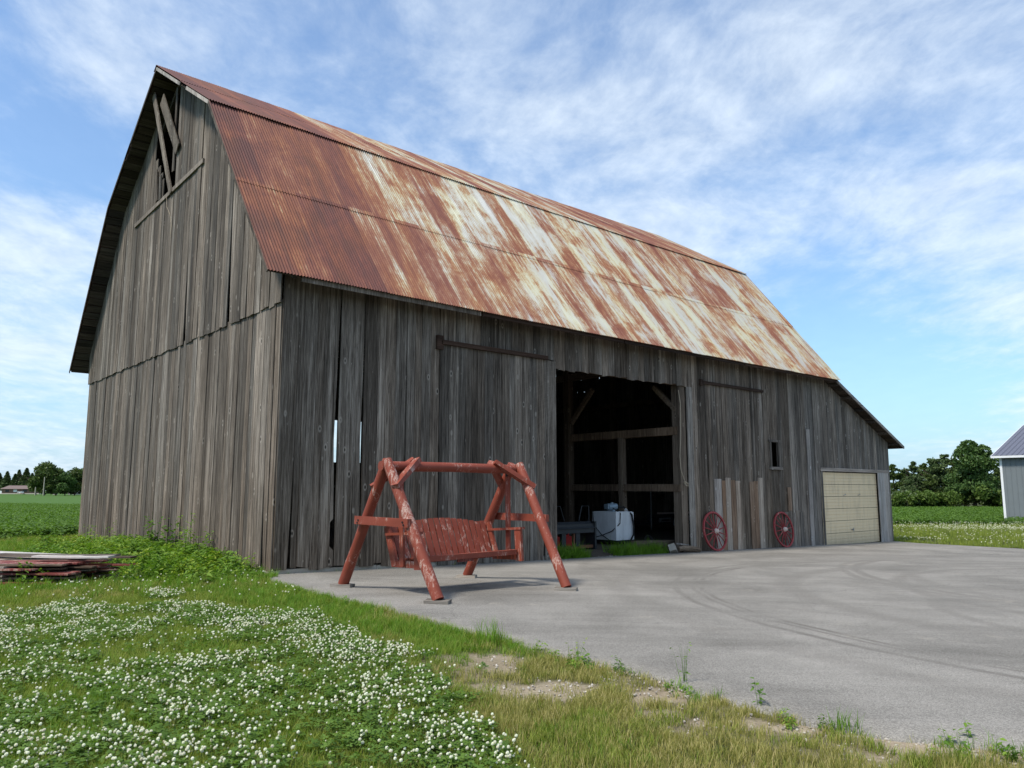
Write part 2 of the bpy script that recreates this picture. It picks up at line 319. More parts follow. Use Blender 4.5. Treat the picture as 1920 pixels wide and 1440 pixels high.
def leafmat(name, cs, trans=.35, vary=.35):
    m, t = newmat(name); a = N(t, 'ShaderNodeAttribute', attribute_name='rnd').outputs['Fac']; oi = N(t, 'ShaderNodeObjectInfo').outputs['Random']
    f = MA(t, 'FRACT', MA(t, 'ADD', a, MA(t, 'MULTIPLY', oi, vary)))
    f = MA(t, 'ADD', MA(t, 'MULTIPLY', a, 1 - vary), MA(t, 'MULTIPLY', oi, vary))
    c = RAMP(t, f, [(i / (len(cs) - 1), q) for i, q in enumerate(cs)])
    d = N(t, 'ShaderNodeBsdfPrincipled', {'Base Color': c, 'Roughness': .6, 'Specular IOR Level': .25})
    tr = N(t, 'ShaderNodeBsdfTranslucent', {'Color': MIX(t, 1.0, c, (1.25, 1.35, .6), 'MULTIPLY')})
    mx = N(t, 'ShaderNodeMixShader', {0: trans, 1: d.outputs[0], 2: tr.outputs[0]})
    t.links.new(mx.outputs[0], N(t, 'ShaderNodeOutputMaterial').inputs[0]); return m
L_GRASS = leafmat('lawn_blades', [(.085, .125, .018), (.170, .225, .032), (.275, .325, .055), (.41, .41, .11)])
L_LUSH = leafmat('lush_blades', [(.07, .15, .012), (.13, .25, .02), (.21, .34, .03)])
L_DRY = leafmat('dry_blades', [(.13, .15, .035), (.25, .245, .06), (.42, .36, .14), (.60, .49, .27)])
L_CLOVER = leafmat('clover_leaves', [(.060, .115, .018), (.100, .180, .028), (.15, .24, .040)])
L_WEED = leafmat('weed_leaves', [(.050, .110, .014), (.095, .195, .022), (.17, .28, .035), (.30, .36, .05)], .35, .5)
L_CROP = leafmat('crop_leaves', [(.045, .095, .016), (.095, .18, .028), (.16, .26, .05)])
L_TREE = leafmat('tree_leaves', [(.028, .064, .018), (.058, .112, .028), (.098, .16, .042)], .2, .1)
L_TREE2 = leafmat('olive_tree_leaves', [(.030, .052, .012), (.060, .095, .020), (.10, .14, .032)], .2, .1)
L_PINE = leafmat('pine_needles', [(.034, .060, .022), (.066, .105, .034), (.105, .15, .050)], .1, .1)
L_BUSH = leafmat('bush_leaves', [(.045, .085, .014), (.085, .14, .024), (.13, .185, .035)], .25, .2)
L_SILVERB = leafmat('silver_bush_leaves', [(.07, .10, .05), (.13, .17, .09), (.19, .23, .13)], .2, .1)
BARK = plain('bark', (.08, .062, .048), .95, 0, .4, 9, .6)
PETAL = leafmat('clover_petals', [(.42, .33, .24), (.74, .70, .62), (.85, .84, .78), (.90, .90, .86)], .25, .5)
GRAVEL_M = leafmat('gravel_stone', [(.20, .17, .14), (.36, .32, .27), (.52, .48, .43)], 0, .8)

# ------------------------------------------------------------------ ground
def px(x, y, z=0.0):        # where a sight line meets level z: used only to survey positions on the ground
    X = (x - 960) / 1440; D = (y - 720) / 1440; c_, s_ = math.cos(R(7.87)), math.sin(R(7.87))
    r = (X, c_ + D * s_, -D * c_ + s_); k = (z - 1.6) / r[2]; return (r[0] * k, r[1] * k)
EDGE_FAR = [tuple(bw(a, -.03)[:2]) for a in (.15, 4, 8, 12, 16, 20, 24, 26.85)] + [(16.06, 30.9), (17.0, 29.6), (18.2, 27.8), (20.5, 25), (25, 20), (31, 14)]
EDGE_NEAR = [(-4.42, 14.35), (-4.1, 13.75), (-3.6, 13.15), (-2.51, 11.62), (-1.39, 10.3), (-.69, 9.29), (-.08, 8.43), (.21, 7.97), (.97, 7.27), (1.43, 6.52), (1.79, 5.87), (2.16, 5.45), (2.51, 5.15), (3.13, 4.96), (4.6, 4.4), (7, 3.2), (11, 1), (16, -2)]
def resample(P, n):
    P = np.array(P, float); d = np.r_[0, np.cumsum(np.hypot(*np.diff(P, axis=0).T))]; u = np.linspace(0, d[-1], n)
    return np.c_[np.interp(u, d, P[:, 0]), np.interp(u, d, P[:, 1])]
EN = resample(EDGE_NEAR, 420); EF = resample(EDGE_FAR, 420)
k_ = np.convolve(rng.normal(size=460), np.ones(5) / 5, 'same')[20:440] * .05 + np.convolve(rng.normal(size=520), np.ones(30) / 30, 'same')[50:470] * .25
EN[4:, 0] += k_[4:] * .7; EN[4:, 1] += k_[4:] * .7
ASPH = np.vstack([EF, EN[::-1]])
def inside(P, x, y):
    x = np.atleast_1d(np.asarray(x, float)); y = np.atleast_1d(np.asarray(y, float)); c = np.zeros(x.shape, bool); P = np.asarray(P); n = len(P)
    for i in range(n):
        x1, y1 = P[i]; x2, y2 = P[(i + 1) % n]
        if y1 == y2: continue
        m = ((y1 > y) != (y2 > y)) & (x < (x2 - x1) * (y - y1) / (y2 - y1) + x1); c ^= m
    return c
def edist(x, y, P=EN[::3]):
    x = np.atleast_1d(x); y = np.atleast_1d(y); return np.sqrt(((x[:, None] - P[None, :, 0]) ** 2 + (y[:, None] - P[None, :, 1]) ** 2).min(1))
def vnoise(x, y, s, seed=0, octv=3):
    out = np.zeros(np.shape(x)); amp = 1; tot = 0
    for o in range(octv):
        r_ = np.random.default_rng(seed + o * 17); T = r_.random((64, 64)); X = np.asarray(x) * s * 2 ** o + 100.3; Y = np.asarray(y) * s * 2 ** o + 57.7
        xi = np.floor(X).astype(int); yi = np.floor(Y).astype(int); fx = X - xi; fy = Y - yi; fx = fx * fx * (3 - 2 * fx); fy = fy * fy * (3 - 2 * fy)
        a = T[xi % 64, yi % 64]; b = T[(xi + 1) % 64, yi % 64]; c = T[xi % 64, (yi + 1) % 64]; d = T[(xi + 1) % 64, (yi + 1) % 64]
        out = out + amp * ((a * (1 - fx) + b * fx) * (1 - fy) + (c * (1 - fx) + d * fx) * fy); tot += amp; amp *= .5
    return out / tot
def dirt_mask(x, y):      # bare soil and gravel: a strip along the pavement, and a few scuffed places
    d = edist(x, y); n = vnoise(x, y, 1.6, 3, 4)
    strip = np.clip((.62 - d + (n - .5) * 2.0) / .22, 0, 1) * np.clip((x + .2) / .7, 0, 1) * (.35 + .65 * np.clip((vnoise(x, y, 2.6, 14, 3) - .38) / .12, 0, 1))
    sc_ = np.clip((vnoise(x, y, .95, 8, 4) - .615) / .05, 0, 1) * np.clip((x + 1.2) / 1.0, 0, 1)
    return np.maximum(strip, sc_ * .8)
FLOWER_POLY = np.array([px(*q) for q in [(-260, 1145), (0, 1155), (160, 1130), (330, 1150), (560, 1165), (640, 1195), (830, 1255), (850, 1330), (940, 1400), (950, 1460), (960, 1640), (-400, 1640)]])
PATCH2 = np.array([px(*q) for q in [(262, 1122), (300, 1112), (345, 1116), (338, 1128), (280, 1131)]])
def clover_mask(x, y):
    wx = (vnoise(x, y, 1.6, 301, 3) - .5) * 1.5; wy = (vnoise(x, y, 1.6, 302, 3) - .5) * 1.5
    a = inside(FLOWER_POLY, x + wx, y + wy).astype(float)
    n = vnoise(x, y, 1.15, 21, 4)
    return np.clip(a * np.clip((n - .30) / .20, 0.08, 1) + inside(PATCH2, x, y), 0, 1)
# ground sheet
def axis(lo, hi, step, far):
    a = list(np.arange(lo, hi + 1e-6, step)); s = step; b = hi
    while b < far: s *= 1.22; b += s; a.append(b)
    s = step; b = lo
    while b > -far: s *= 1.22; b -= s; a.insert(0, b)
    return np.array(a)
gx = axis(-12, 9, .11, 5000); gy = axis(3, 20, .11, 5000)
GXX, GYY = np.meshgrid(gx, gy); fx, fy = GXX.ravel(), GYY.ravel()
near = (np.abs(fx) < 30) & (fy > 0) & (fy < 40)
zz_ = gh(fx, fy) + np.where(near, (vnoise(fx, fy, 2.2, 5, 3) - .5) * .025, 0) - .004
tb_, sb_ = w2b(fx, fy)
zz_ = np.where((tb_ > .2) & (tb_ < 26.6) & (sb_ > .3) & (sb_ < 15.5), np.minimum(zz_, gh(fx, fy) - .01), zz_)
nx, ny = len(gx), len(gy); idx = np.arange(nx * ny).reshape(ny, nx)
faces = np.stack([idx[:-1, :-1], idx[:-1, 1:], idx[1:, 1:], idx[1:, :-1]], -1).reshape(-1, 4)
dm = np.zeros(fx.shape); q_ = near & (np.abs(fx) < 14) & (fy < 20); dm[q_] = dirt_mask(fx[q_], fy[q_])
dist_ = np.hypot(fx, fy)
crop_l = np.clip((np.hypot(fx, fy) - 29.5) / 1.0, 0, 1) * (fx < -5)
crop_r = np.clip((fy - 47.5) / 1.0, 0, 1) * np.clip((86 - fy) / 2, 0, 1) * (fx > 5)
crop_m = np.clip(crop_l + crop_r, 0, 1)
def ground_mat():
    m, t = newmat('ground_soil_and_turf'); v = N(t, 'ShaderNodeTexCoord').outputs['Object']
    dirt = N(t, 'ShaderNodeAttribute', attribute_name='dirt').outputs['Fac']; crop = N(t, 'ShaderNodeAttribute', attribute_name='crop').outputs['Fac']
    n1 = NOISE(t, v, 1.2, 6, .6); n2 = NOISE(t, v, 30, 5, .7); n3 = NOISE(t, N(t, 'ShaderNodeMapping', {'Vector': v, 'Scale': (.25, 2.5, 1)}).outputs[0], .5, 6, .7)
    turf = MIX(t, n1, (.035, .050, .016), (.085, .085, .034))
    turf = MIX(t, SM(t, n2, .35, .7), MIX(t, 1.0, turf, (.6, .6, .6), 'MULTIPLY'), turf)
    soil = RAMP(t, MA(t, 'ADD', MA(t, 'MULTIPLY', n2, .6), MA(t, 'MULTIPLY', n1, .4)), [(.3, (.16, .125, .085)), (.5, (.30, .245, .175)), (.7, (.44, .37, .28))])
    cropc = MIX(t, n3, (.045, .095, .018), (.085, .16, .036))
    c = MIX(t, dirt, turf, soil); c = MIX(t, crop, c, cropc)
    finish(t, c, .95, 0, n2, .7, .02, .1); return m
g = mesh_obj('ground', np.c_[fx, fy, zz_], faces, ground_mat(), smooth=True, attrs={'dirt': dm, 'crop': crop_m}); tag(g, kind='structure')
# asphalt: a lofted slab 3 cm proud with a dropped rim
nv = 60; av = []; af = []
for j in range(nv + 1):
    P = EF * (1 - j / nv) + EN * (j / nv); av.append(np.c_[P, gh(P[:, 0], P[:, 1]) + .028])
rim = EN + np.array([-.02, -.03]); av.append(np.c_[rim, gh(rim[:, 0], rim[:, 1]) - .03]); av = np.vstack(av)
ii = np.arange(av.shape[0]).reshape(nv + 2, 420); af = np.stack([ii[:-1, :-1], ii[1:, :-1], ii[1:, 1:], ii[:-1, 1:]], -1).reshape(-1, 4)
tag(mesh_obj('asphalt_yard', av, af, asphalt(), smooth=True), kind='structure')
# dirt floor inside the barn, a little higher than the yard
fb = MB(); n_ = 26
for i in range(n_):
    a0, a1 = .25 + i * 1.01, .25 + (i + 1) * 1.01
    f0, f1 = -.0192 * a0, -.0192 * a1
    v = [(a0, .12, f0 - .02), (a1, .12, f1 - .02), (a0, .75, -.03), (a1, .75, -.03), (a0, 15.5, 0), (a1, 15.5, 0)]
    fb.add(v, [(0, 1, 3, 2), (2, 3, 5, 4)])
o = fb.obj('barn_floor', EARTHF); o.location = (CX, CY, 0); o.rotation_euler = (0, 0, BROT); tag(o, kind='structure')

# ------------------------------------------------------------------ barn shell
RW = 15.7; EZ, ES = 5.74, .54; BZ, BS = 10.66, 3.3; RZ = 13.5; T0, T1 = -.58, 21.75; LT = 26.85
def roofz(s_):                                       # outer roof line
    s_ = min(s_, RW - s_)
    return EZ + (s_ + ES) * (BZ - EZ) / (BS + ES) if s_ < BS else BZ + (s_ - BS) * (RZ - BZ) / (RW / 2 - BS)
def lean(t_): return 5.80 - (t_ - 21.7) * (5.80 - 3.42) / (27.45 - 21.7)
def board(kind, a0, a1, z0, z1, mat, d=0.0, th=.024, name='board', top=None, levels=5, warp=.004, gl=None, gr=None, jag=.0, parent=barn, plane='g'):
    """one upright board in the gable plane ('g', across = s) or the long wall ('s', across = t); gl/gr: edge offset as a function of z"""
    v = []; f = []; wl = random.uniform(-warp, warp); wr = random.uniform(-warp, warp); ph = random.uniform(0, 6)
    bl = z0 + random.uniform(-jag, jag); br = z0 + random.uniform(-jag, jag)
    lv = [i / levels for i in range(levels + 1)]
    for u in lv:
        for side in (0, 1):
            a = a1 if side else a0; zt = top(a) if top else z1; zb = br if side else bl; z = zb + (zt - zb) * u
            a += (wr if side else wl) * math.sin(ph + u * 5) + ((gr(z) if gr else 0) if side else (gl(z) if gl else 0))
            b_ = math.sin(u * 3.1 + ph) * warp * .8
            for dd in (d + th + b_, d + b_):
                v.append((-dd, a, z) if plane == 'g' else (a, -dd, z))
    for i in range(levels):
        k = i * 4; n = k + 4        # 0 L out,1 L in,2 R out,3 R in
        f += [(k, k + 2, n + 2, n), (k + 1, n + 1, n + 3, k + 3), (k, n, n + 1, k + 1), (k + 2, k + 3, n + 3, n + 2)]
    f += [(0, 1, 3, 2), (levels * 4, levels * 4 + 2, levels * 4 + 3, levels * 4 + 1)]
    if plane == 'g': f = [tuple(reversed(q)) for q in f]
    o = mesh_obj(name, v, f, mat, parent); return o
def widths(a, b, lo=.20, hi=.30):
    out = [a]
    while out[-1] < b - lo: out.append(out[-1] + random.uniform(lo, hi))
    out[-1] = b; return out
def wedge(z0, z1, w_):         # a gap that opens from z1 to z0
    return lambda z: w_ * min(1, max(0, (z - z1) / (z0 - z1))) ** 1.3
NB = 0
# lower gable boards
E = widths(0.0, RW); gaps_low = {6.0: wedge(.3, 3.2, -.16), .30: wedge(0, 2.0, -.10), 2.1: wedge(-.1, 1.0, -.05), 4.0: wedge(-.1, 1.4, -.04), 8.6: wedge(-.1, 1.3, -.06), 10.7: wedge(-.1, 1.6, -.05), 12.6: wedge(-.1, 1.9, -.06), 1.2: wedge(-.1, 2.6, -.03)}
for i in range(len(E) - 1):
    gr = next((fn for s0, fn in gaps_low.items() if E[i] <= s0 < E[i + 1]), None)
    gp = random.choice((.003, .005, .007, .010, .014)); board('low', E[i] + gp / 2, E[i + 1] - gp / 2, .02 + random.uniform(-.05, .05), 5.34, W_GABLE, d=random.choice((0, 0, .007, .015)), jag=.02, gr=gr, warp=.007, levels=12 if gr else 5)
# upper gable boards, lapped over the lower ones
E = widths(-.03, RW + .03); gaps_up = {5.72: wedge(5.25, 8.3, -.20), 4.75: wedge(5.2, 7.0, -.13), 2.72: wedge(5.2, 9.0, -.16), 1.6: wedge(5.2, 8.0, -.05), 1.0: wedge(5.2, 7.6, -.05), 3.5: wedge(5.2, 7.0, -.02)}
OP0, OP1 = 7.32, 9.15          # the loft opening
for i in range(len(E) - 1):
    a0, a1 = E[i], E[i + 1]; gr = next((fn for s0, fn in gaps_up.items() if a0 <= s0 < a1), None); gp = random.choice((.003, .005, .008, .012)); mid = (a0 + a1) / 2
    dd = .036 + random.choice((0, 0, .007, .014)); zb = 5.26 + random.uniform(-.02, .02)
    tp = lambda a: roofz(min(max(a, 0), RW)) - .10
    if OP0 < mid < OP1:
        board('up', a0 + gp / 2, a1 - gp / 2, zb, 9.72, W_GABLE, d=dd, jag=.015)
        if mid > 8.15: board('up', a0 + gp / 2, a1 - gp / 2, 9.72, 10.2 + (mid - 8.1) * 1.1, W_GABLE, d=dd, jag=.0)
    else: board('up', a0 + gp / 2, a1 - gp / 2, zb, 0, W_GABLE, d=dd, top=tp, levels=7, gr=gr, jag=.015, warp=.006)
# patch panel of shorter boards under the strip, and hay door strip
mb = MB().bar((-.085, 4.9, 9.86), (-.085, 10.95, 9.74), .045, .12, up=(0, 0, 1)); mb.obj('hay_door_strip', wood('strip_timber', (.06, .05, .042), (.16, .14, .12), (.3, .27, .24), axis='v', knots=False), barn)
# sagging loose boards hanging in the loft opening
for (p, q, wd, th) in (((-.42, 8.55, 13.05), (-.12, 7.35, 9.72), .15, .04), ((-.28, 8.15, 12.75), (-.12, 7.0, 10.9), .30, .03), ((-.07, 7.5, 12.9), (-.07, 7.45, 10.4), .10, .03)):
    MB().bar(p, q, th, wd * 1.3, up=(0, 1, 0), j=.006).obj('loose_board', W_GABLE, barn)
for (p, q) in (((-.10, 8.95, 10.9), (-.10, 8.72, 9.9)), ((-.10, 8.5, 10.6), (-.10, 8.42, 9.86))): MB().bar(p, q, .03, .16, up=(0, 1, 0)).obj('loose_board', W_GABLE, barn)
# a thin wire hanging from the strip
MB().tube([(-.11, 7.75, 9.75), (-.13, 7.6, 9.4), (-.12, 7.3, 9.1), (-.12, 7.1, 8.7), (-.13, 7.12, 8.4)], .006, 5).obj('hanging_wire', ROPE, barn)

# long wall
DOOR0, DOOR1, DOORZ = 7.42, 12.98, 4.72
gaps_s = {1.27: (lambda z: -.078 * max(0, 1 - abs(z - 2.6) / 3.3) - (.10 if .45 < z < 1.0 else 0)), 1.84: (lambda z: -.042 * max(0, 1 - abs(z - 2.6) / 2.2)), .35: wedge(-.1, 2.6, -.07), 2.9: wedge(-.1, 1.0, -.09), .75: wedge(-.1, 1.0, -.03), 3.65: wedge(-.1, .9, -.04), 6.9: wedge(-.1, .9, -.07), 14.05: (lambda z: -.10 * max(0, 1 - abs(z - 2.6) / .9)), 14.25: wedge(-.2, 1.4, -.04), 18.0: wedge(-.2, 1.5, -.06)}
def side_boards(a, b, z0f, topf, mat, d0=0.0, name='board', lo=.18, hi=.29, jag=.03):
    E = widths(a, b, lo, hi)
    for g0 in gaps_s:            # land a joint on every listed gap
        if a + .2 < g0 < b - .2:
            k = min(range(1, len(E) - 1), key=lambda i: abs(E[i] - g0)); E[k] = g0
    for i in range(len(E) - 1):
        gr = next((fn for s0, fn in gaps_s.items() if abs(E[i + 1] - s0) < 1e-6), None); gp = random.choice((.004, .006, .009, .012, .016))
        board('side', E[i] + gp / 2, E[i + 1] - gp / 2, z0f((E[i] + E[i + 1]) / 2) + random.uniform(-.012, .03), 0, mat, d=d0 + random.choice((0, 0, .007, .014)), top=topf, jag=jag, plane='s', gr=gr, warp=.007, name=name, levels=60 if gr else 5)
gz = lambda a: -.0192 * a
eave = lambda a: 6.28
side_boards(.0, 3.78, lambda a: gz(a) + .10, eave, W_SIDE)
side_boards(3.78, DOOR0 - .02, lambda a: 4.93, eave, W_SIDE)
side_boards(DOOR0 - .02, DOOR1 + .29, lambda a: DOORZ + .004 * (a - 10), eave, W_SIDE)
# sliding door standing open to the left of the doorway
sdoor_top = lambda a: 4.90
door_boards_start = len(bpy.data.objects)
E = widths(3.78, DOOR0 + .02, .17, .27); sl = MB()
slide = mesh_obj('sliding_door', [], [], W_DOOR, barn)
sb = MB(); sb.box(3.80, DOOR0, -.026, -.004, .30, .44); sb.box(3.80, DOOR0, -.026, -.004, 2.4, 2.54); sb.box(3.80, DOOR0, -.026, -.004, 4.6, 4.74)
slide.data.from_pydata(sb.v, [], sb.f); slide.data.materials.clear(); slide.data.materials.append(W_BEAM)
for i in range(len(E) - 1):
    gr = next((fn for s0, fn in gaps_s.items() if E[i] <= s0 < E[i + 1]), None)
    o = board('door', E[i] + .002, E[i + 1] - .003, gz(E[i]) + .02 + random.uniform(-.01, .02), 4.90 - .0 * i, W_DOOR, d=.03 + random.choice((0, .003, .006)), plane='s', gr=gr, jag=.015, parent=slide)
# big torn hole low in the wall left of the swing
# right part of the wall
WIN = (17.62, 18.15, 2.38, 3.24)
def right_wall():
    E = widths(DOOR1 + .30, 21.0, .19, .28)
    for g0 in (14.05, 14.25, 14.65, 14.86, 15.15, 15.42, 15.69, 16.25, 16.5, 16.73, 17.03, WIN[0], WIN[1], 18.0, 20.05, 20.3):
        k = min(range(1, len(E) - 1), key=lambda i: abs(E[i] - g0)); E[k] = g0
    E = sorted(set(round(e, 4) for e in E)); E = [e for i, e in enumerate(E) if i == 0 or e - E[i - 1] > .05]; E[-1] = 21.0
    patch = {14.28: (W_SILVER, 1.95), 14.65: (W_TAN, 1.90), 14.86: (W_PALE, 1.99), 15.15: (W_TAN, 1.92), 15.42: (W_TAN, 1.90), 16.25: (W_TAN, 1.88), 16.5: (W_TAN, 1.90), 16.73: (W_PALE, 2.01)}
    for i in range(len(E) - 1):
        a0, a1 = E[i] + .002, E[i + 1] - .003; mid = (a0 + a1) / 2; gr = next((fn for s0, fn in gaps_s.items() if abs(E[i + 1] - s0) < .02), None); dd = random.choice((0, 0, .005, .01))
        if WIN[0] < mid < WIN[1]:
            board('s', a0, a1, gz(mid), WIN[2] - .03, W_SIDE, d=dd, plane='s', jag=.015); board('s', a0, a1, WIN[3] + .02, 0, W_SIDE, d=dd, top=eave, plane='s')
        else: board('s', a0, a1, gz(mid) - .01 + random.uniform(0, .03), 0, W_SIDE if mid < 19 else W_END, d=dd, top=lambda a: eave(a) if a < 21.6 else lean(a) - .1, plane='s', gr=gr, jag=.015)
    for a, wdt, zt, mt, lab in ((14.28, .36, 1.95, W_SILVER, None), (14.66, .19, 1.90, W_TAN, None), (14.87, .27, 1.99, W_PALE, 'pale tan patch board proud of the wall'), (15.16, .25, 1.92, W_TAN, None), (15.43, .25, 1.90, W_PALE, None),
                           (16.25, .24, 1.88, W_TAN, None), (16.5, .22, 1.90, W_TAN, None), (16.74, .28, 2.01, W_PALE, 'pale tan patch board proud of the wall')):
        o = board('p', a, a + wdt, gz(a) + .01, zt, mt, d=.036, plane='s', name='patch_board', jag=.01)
        if lab: o['label'] = lab
    for a, wdt, zt in ((18.35, .22, .85), (18.6, .2, .9), (18.83, .24, .82), (19.1, .22, .9), (19.35, .22, .84), (18.6, .22, 1.7)):
        board('p', a, a + wdt, gz(a) + .01 if zt < 1 else .9, zt, W_TAN if zt > 1 else W_END, d=.036, plane='s', name='patch_board')
    o = board('p', 20.06, 20.29, gz(20) - .02, 3.80, W_SILVER, d=.04, th=.03, plane='s', name='batten_board'); o['label'] = 'long pale grey plank nailed over the wall'
right_wall()
# wall over and beside the garage door
GD0, GD1, GDZ0, GDZ1 = 21.06, 25.66, -.45, 2.27
E = widths(21.0, LT, .18, .26)
for i in range(len(E) - 1):
    a0, a1 = E[i] + .002, E[i + 1] - .003; mid = (a0 + a1) / 2; top = lambda a: (6.28 if a < 21.55 else lean(a) - .10)
    if mid < GD1 + .05: board('s', a0, a1, 2.40 + random.uniform(-.01, .02), 0, W_END, top=top, d=random.choice((0, .005, .01)), plane='s')
    else: board('s', a0, a1, gz(mid), 0, W_END, top=top, d=random.choice((0, .005)), plane='s')
MB().box(20.95, LT - .15, -.075, -.038, 2.30, 2.42, j=.008).obj('door_lintel', W_TRIM, barn)
for (a0, a1, d) in ((25.62, 26.15, .05), (26.17, 26.6, .045), (21.0, 21.1, .045)): board('j', a0, a1, gz(a0), 2.30, W_END if a0 < 22 else W_SILVER, d=d, plane='s', name='door_jamb', th=.03)
# garage door of six ribbed sections
ph = (GDZ1 - GDZ0) / 6
for i in range(6):
    z0 = GDZ0 + i * ph + .008; z1 = GDZ0 + (i + 1) * ph - .008; m_ = MB(); yb, yf = .06, .02
    prof = [(yf, z0), (yf, z0 + .03)]
    for k in range(3):
        zc = z0 + (k + .75) * (z1 - z0) / 3.5; prof += [(yf, zc - .012), (yf + .012, zc - .006), (yf + .012, zc + .006), (yf, zc + .012)]
    prof += [(yf, z1)]; v = []; f = []
    for (y, z) in prof: v += [(GD0, y, z), (GD1, y, z)]
    for k in range(len(prof) - 1): f.append((2 * k, 2 * k + 1, 2 * k + 3, 2 * k + 2))
    m_.add(v, f); m_.box(GD0, GD1, yf + .014, yb, z0, z1)
    o = m_.obj('garage_door_panel', CREAM, barn)
    if i == 1: o['label'] = 'cream door section with the lock handle'
hb = MB(); hb.box(23.28, 23.42, .0, .018, .08, .12); hb.tube([(23.35, .02, .10), (23.35, -.03, .10)], .016, 8); hb.box(23.33, 23.37, -.04, -.03, .03, .17)
hb.obj('door_handle', STEEL, barn)
for a in (22.75, 23.95): MB().tube([(a, .02, 1.40), (a + .02, -.02, 1.41), (a + .16, -.02, 1.44), (a + .18, .02, 1.45)], .01, 6).obj('door_handle', STEEL, barn)
# window hole: frame and sill
wf = MB()
for (a0, a1, z0, z1) in ((WIN[0] - .05, WIN[0] + .05, WIN[2], WIN[3]), (WIN[1] - .05, WIN[1] + .07, WIN[2], WIN[3]), (WIN[0] - .1, WIN[1] + .1, WIN[3], WIN[3] + .07)): wf.box(a0, a1, -.065, .02, z0, z1, j=.006)
wf.obj('window_frame', W_END, barn); MB().box(WIN[0] - .1, WIN[1] + .14, -.10, .02, WIN[2] - .08, WIN[2], j=.01).obj('window_sill', W_TRIM, barn)
# rails of the sliding doors
rl = MB(); rl.box(3.80, 7.1, -.13, -.075, 4.90, 5.00); rl.box(3.66, 3.84, -.10, -.03, 4.78, 5.10); rl.obj('door_rail', W_RAIL, barn)
rl = MB(); rl.box(13.75, 17.25, -.10, -.045, 4.90, 4.99); rl.box(13.66, 13.80, -.10, -.03, 4.84, 5.03); rl.obj('door_rail', W_RAIL, barn)
# sign-like pale nail scars where a rail used to be
# stone and concrete footing
ft = MB(); a = 0.0
while a < 7.3:
    b = min(7.35, a + random.uniform(.35, .9)); ft.box(a, b - .01, .0, .16, gz(a) - .15, gz(a) + .11 + random.uniform(-.02, .0), j=.008); a = b
ft.obj('footing', CONC, barn)
ft = MB(); ft.box(-.06, .10, -.03, 2.4, -.3, .06, j=.015); ft.box(-.05, .1, 2.4, RW, -.3, .0); ft.obj('footing', CONC, barn)
# door posts, header
MB().box(DOOR1 - .30, DOOR1 + .02, .03, .30, -.35, 5.3, j=.01).obj('door_post', W_BEAMV, barn)
board('jf', DOOR1 + .03, DOOR1 + .30, -.25, 4.74, W_END, d=.0, plane='s', name='door_post_board', th=.03)
MB().box(DOOR0 - .25, DOOR0 - .02, .04, .26, -.2, 5.3, j=.01).obj('door_post', W_BEAMV, barn)
MB().box(7.0, 13.3, .03, .26, 4.78, 5.05, j=.006).obj('door_header', W_BEAM, barn)
# corner posts and wall frame
fr = []
for (t_, s_) in ((.18, .18), (.18, 5.2), (.18, 10.4), (.18, 15.5), (21.4, .18), (21.4, 5.2), (21.4, 10.4), (21.4, 15.5), (7.3, 4.7), (7.3, 11), (7.3, 15.5), (12.73, 4.78), (12.73, 11), (12.73, 15.5), (17, .2), (17, 15.5)):
    top = min(roofz(s_) - .5, 9.8); MB().box(t_ - .12, t_ + .12, s_ - .12, s_ + .12, -.3, top, j=.01).obj('timber_post', W_BEAMV, barn)
for (t_) in (12.73,):
    MB().bar((t_, .1, 3.38), (t_, 4.7, 3.38), .17, .24, j=.01).obj('timber_beam', wood('beam_along_gable', (.05, .034, .024), (.15, .108, .075), (.26, .195, .14), axis='v'), barn)
    MB().bar((t_, .05, 1.67), (t_, 4.7, 1.69), .17, .22, j=.01).obj('timber_beam', bpy.data.materials['beam_along_gable'], barn)
    MB().box(t_ - .09, t_ + .09, 2.27, 2.45, 0, 3.28, j=.008).obj('timber_post', W_BEAMV, barn)
    MB().bar((t_, .15, 4.0), (t_, 1.0, 4.8), .12, .14).obj('timber_brace', W_BEAM, barn)
    MB().bar((t_, 4.65, 3.9), (t_, 3.6, 5.0), .12, .14).obj('timber_brace', W_BEAM, barn)
for (p, q) in (((.18, 0, 5.6), (.18, 15.5, 5.6)), ((7.3, 0, 5.5), (7.3, 15.5, 5.5)), ((12.73, 0, 5.5), (12.73, 15.5, 5.5)), ((21.4, 0, 5.6), (21.4, 15.5, 5.6)), ((0, .2, 5.55), (21.4, .2, 5.55)), ((0, 15.5, 5.55), (21.4, 15.5, 5.55)), ((0, .2, 1.2), (3.8, .2, 1.2)), ((13, .2, 2.1), (21, .2, 2.1)), ((0, 5.2, 9.6), (21.4, 5.2, 9.6)), ((0, 10.4, 9.6), (21.4, 10.4, 9.6)), ((.15, .3, 2.6), (.15, 15.4, 2.6))):
    MB().bar(p, q, .2, .22).obj('timber_beam', W_BEAM, barn)
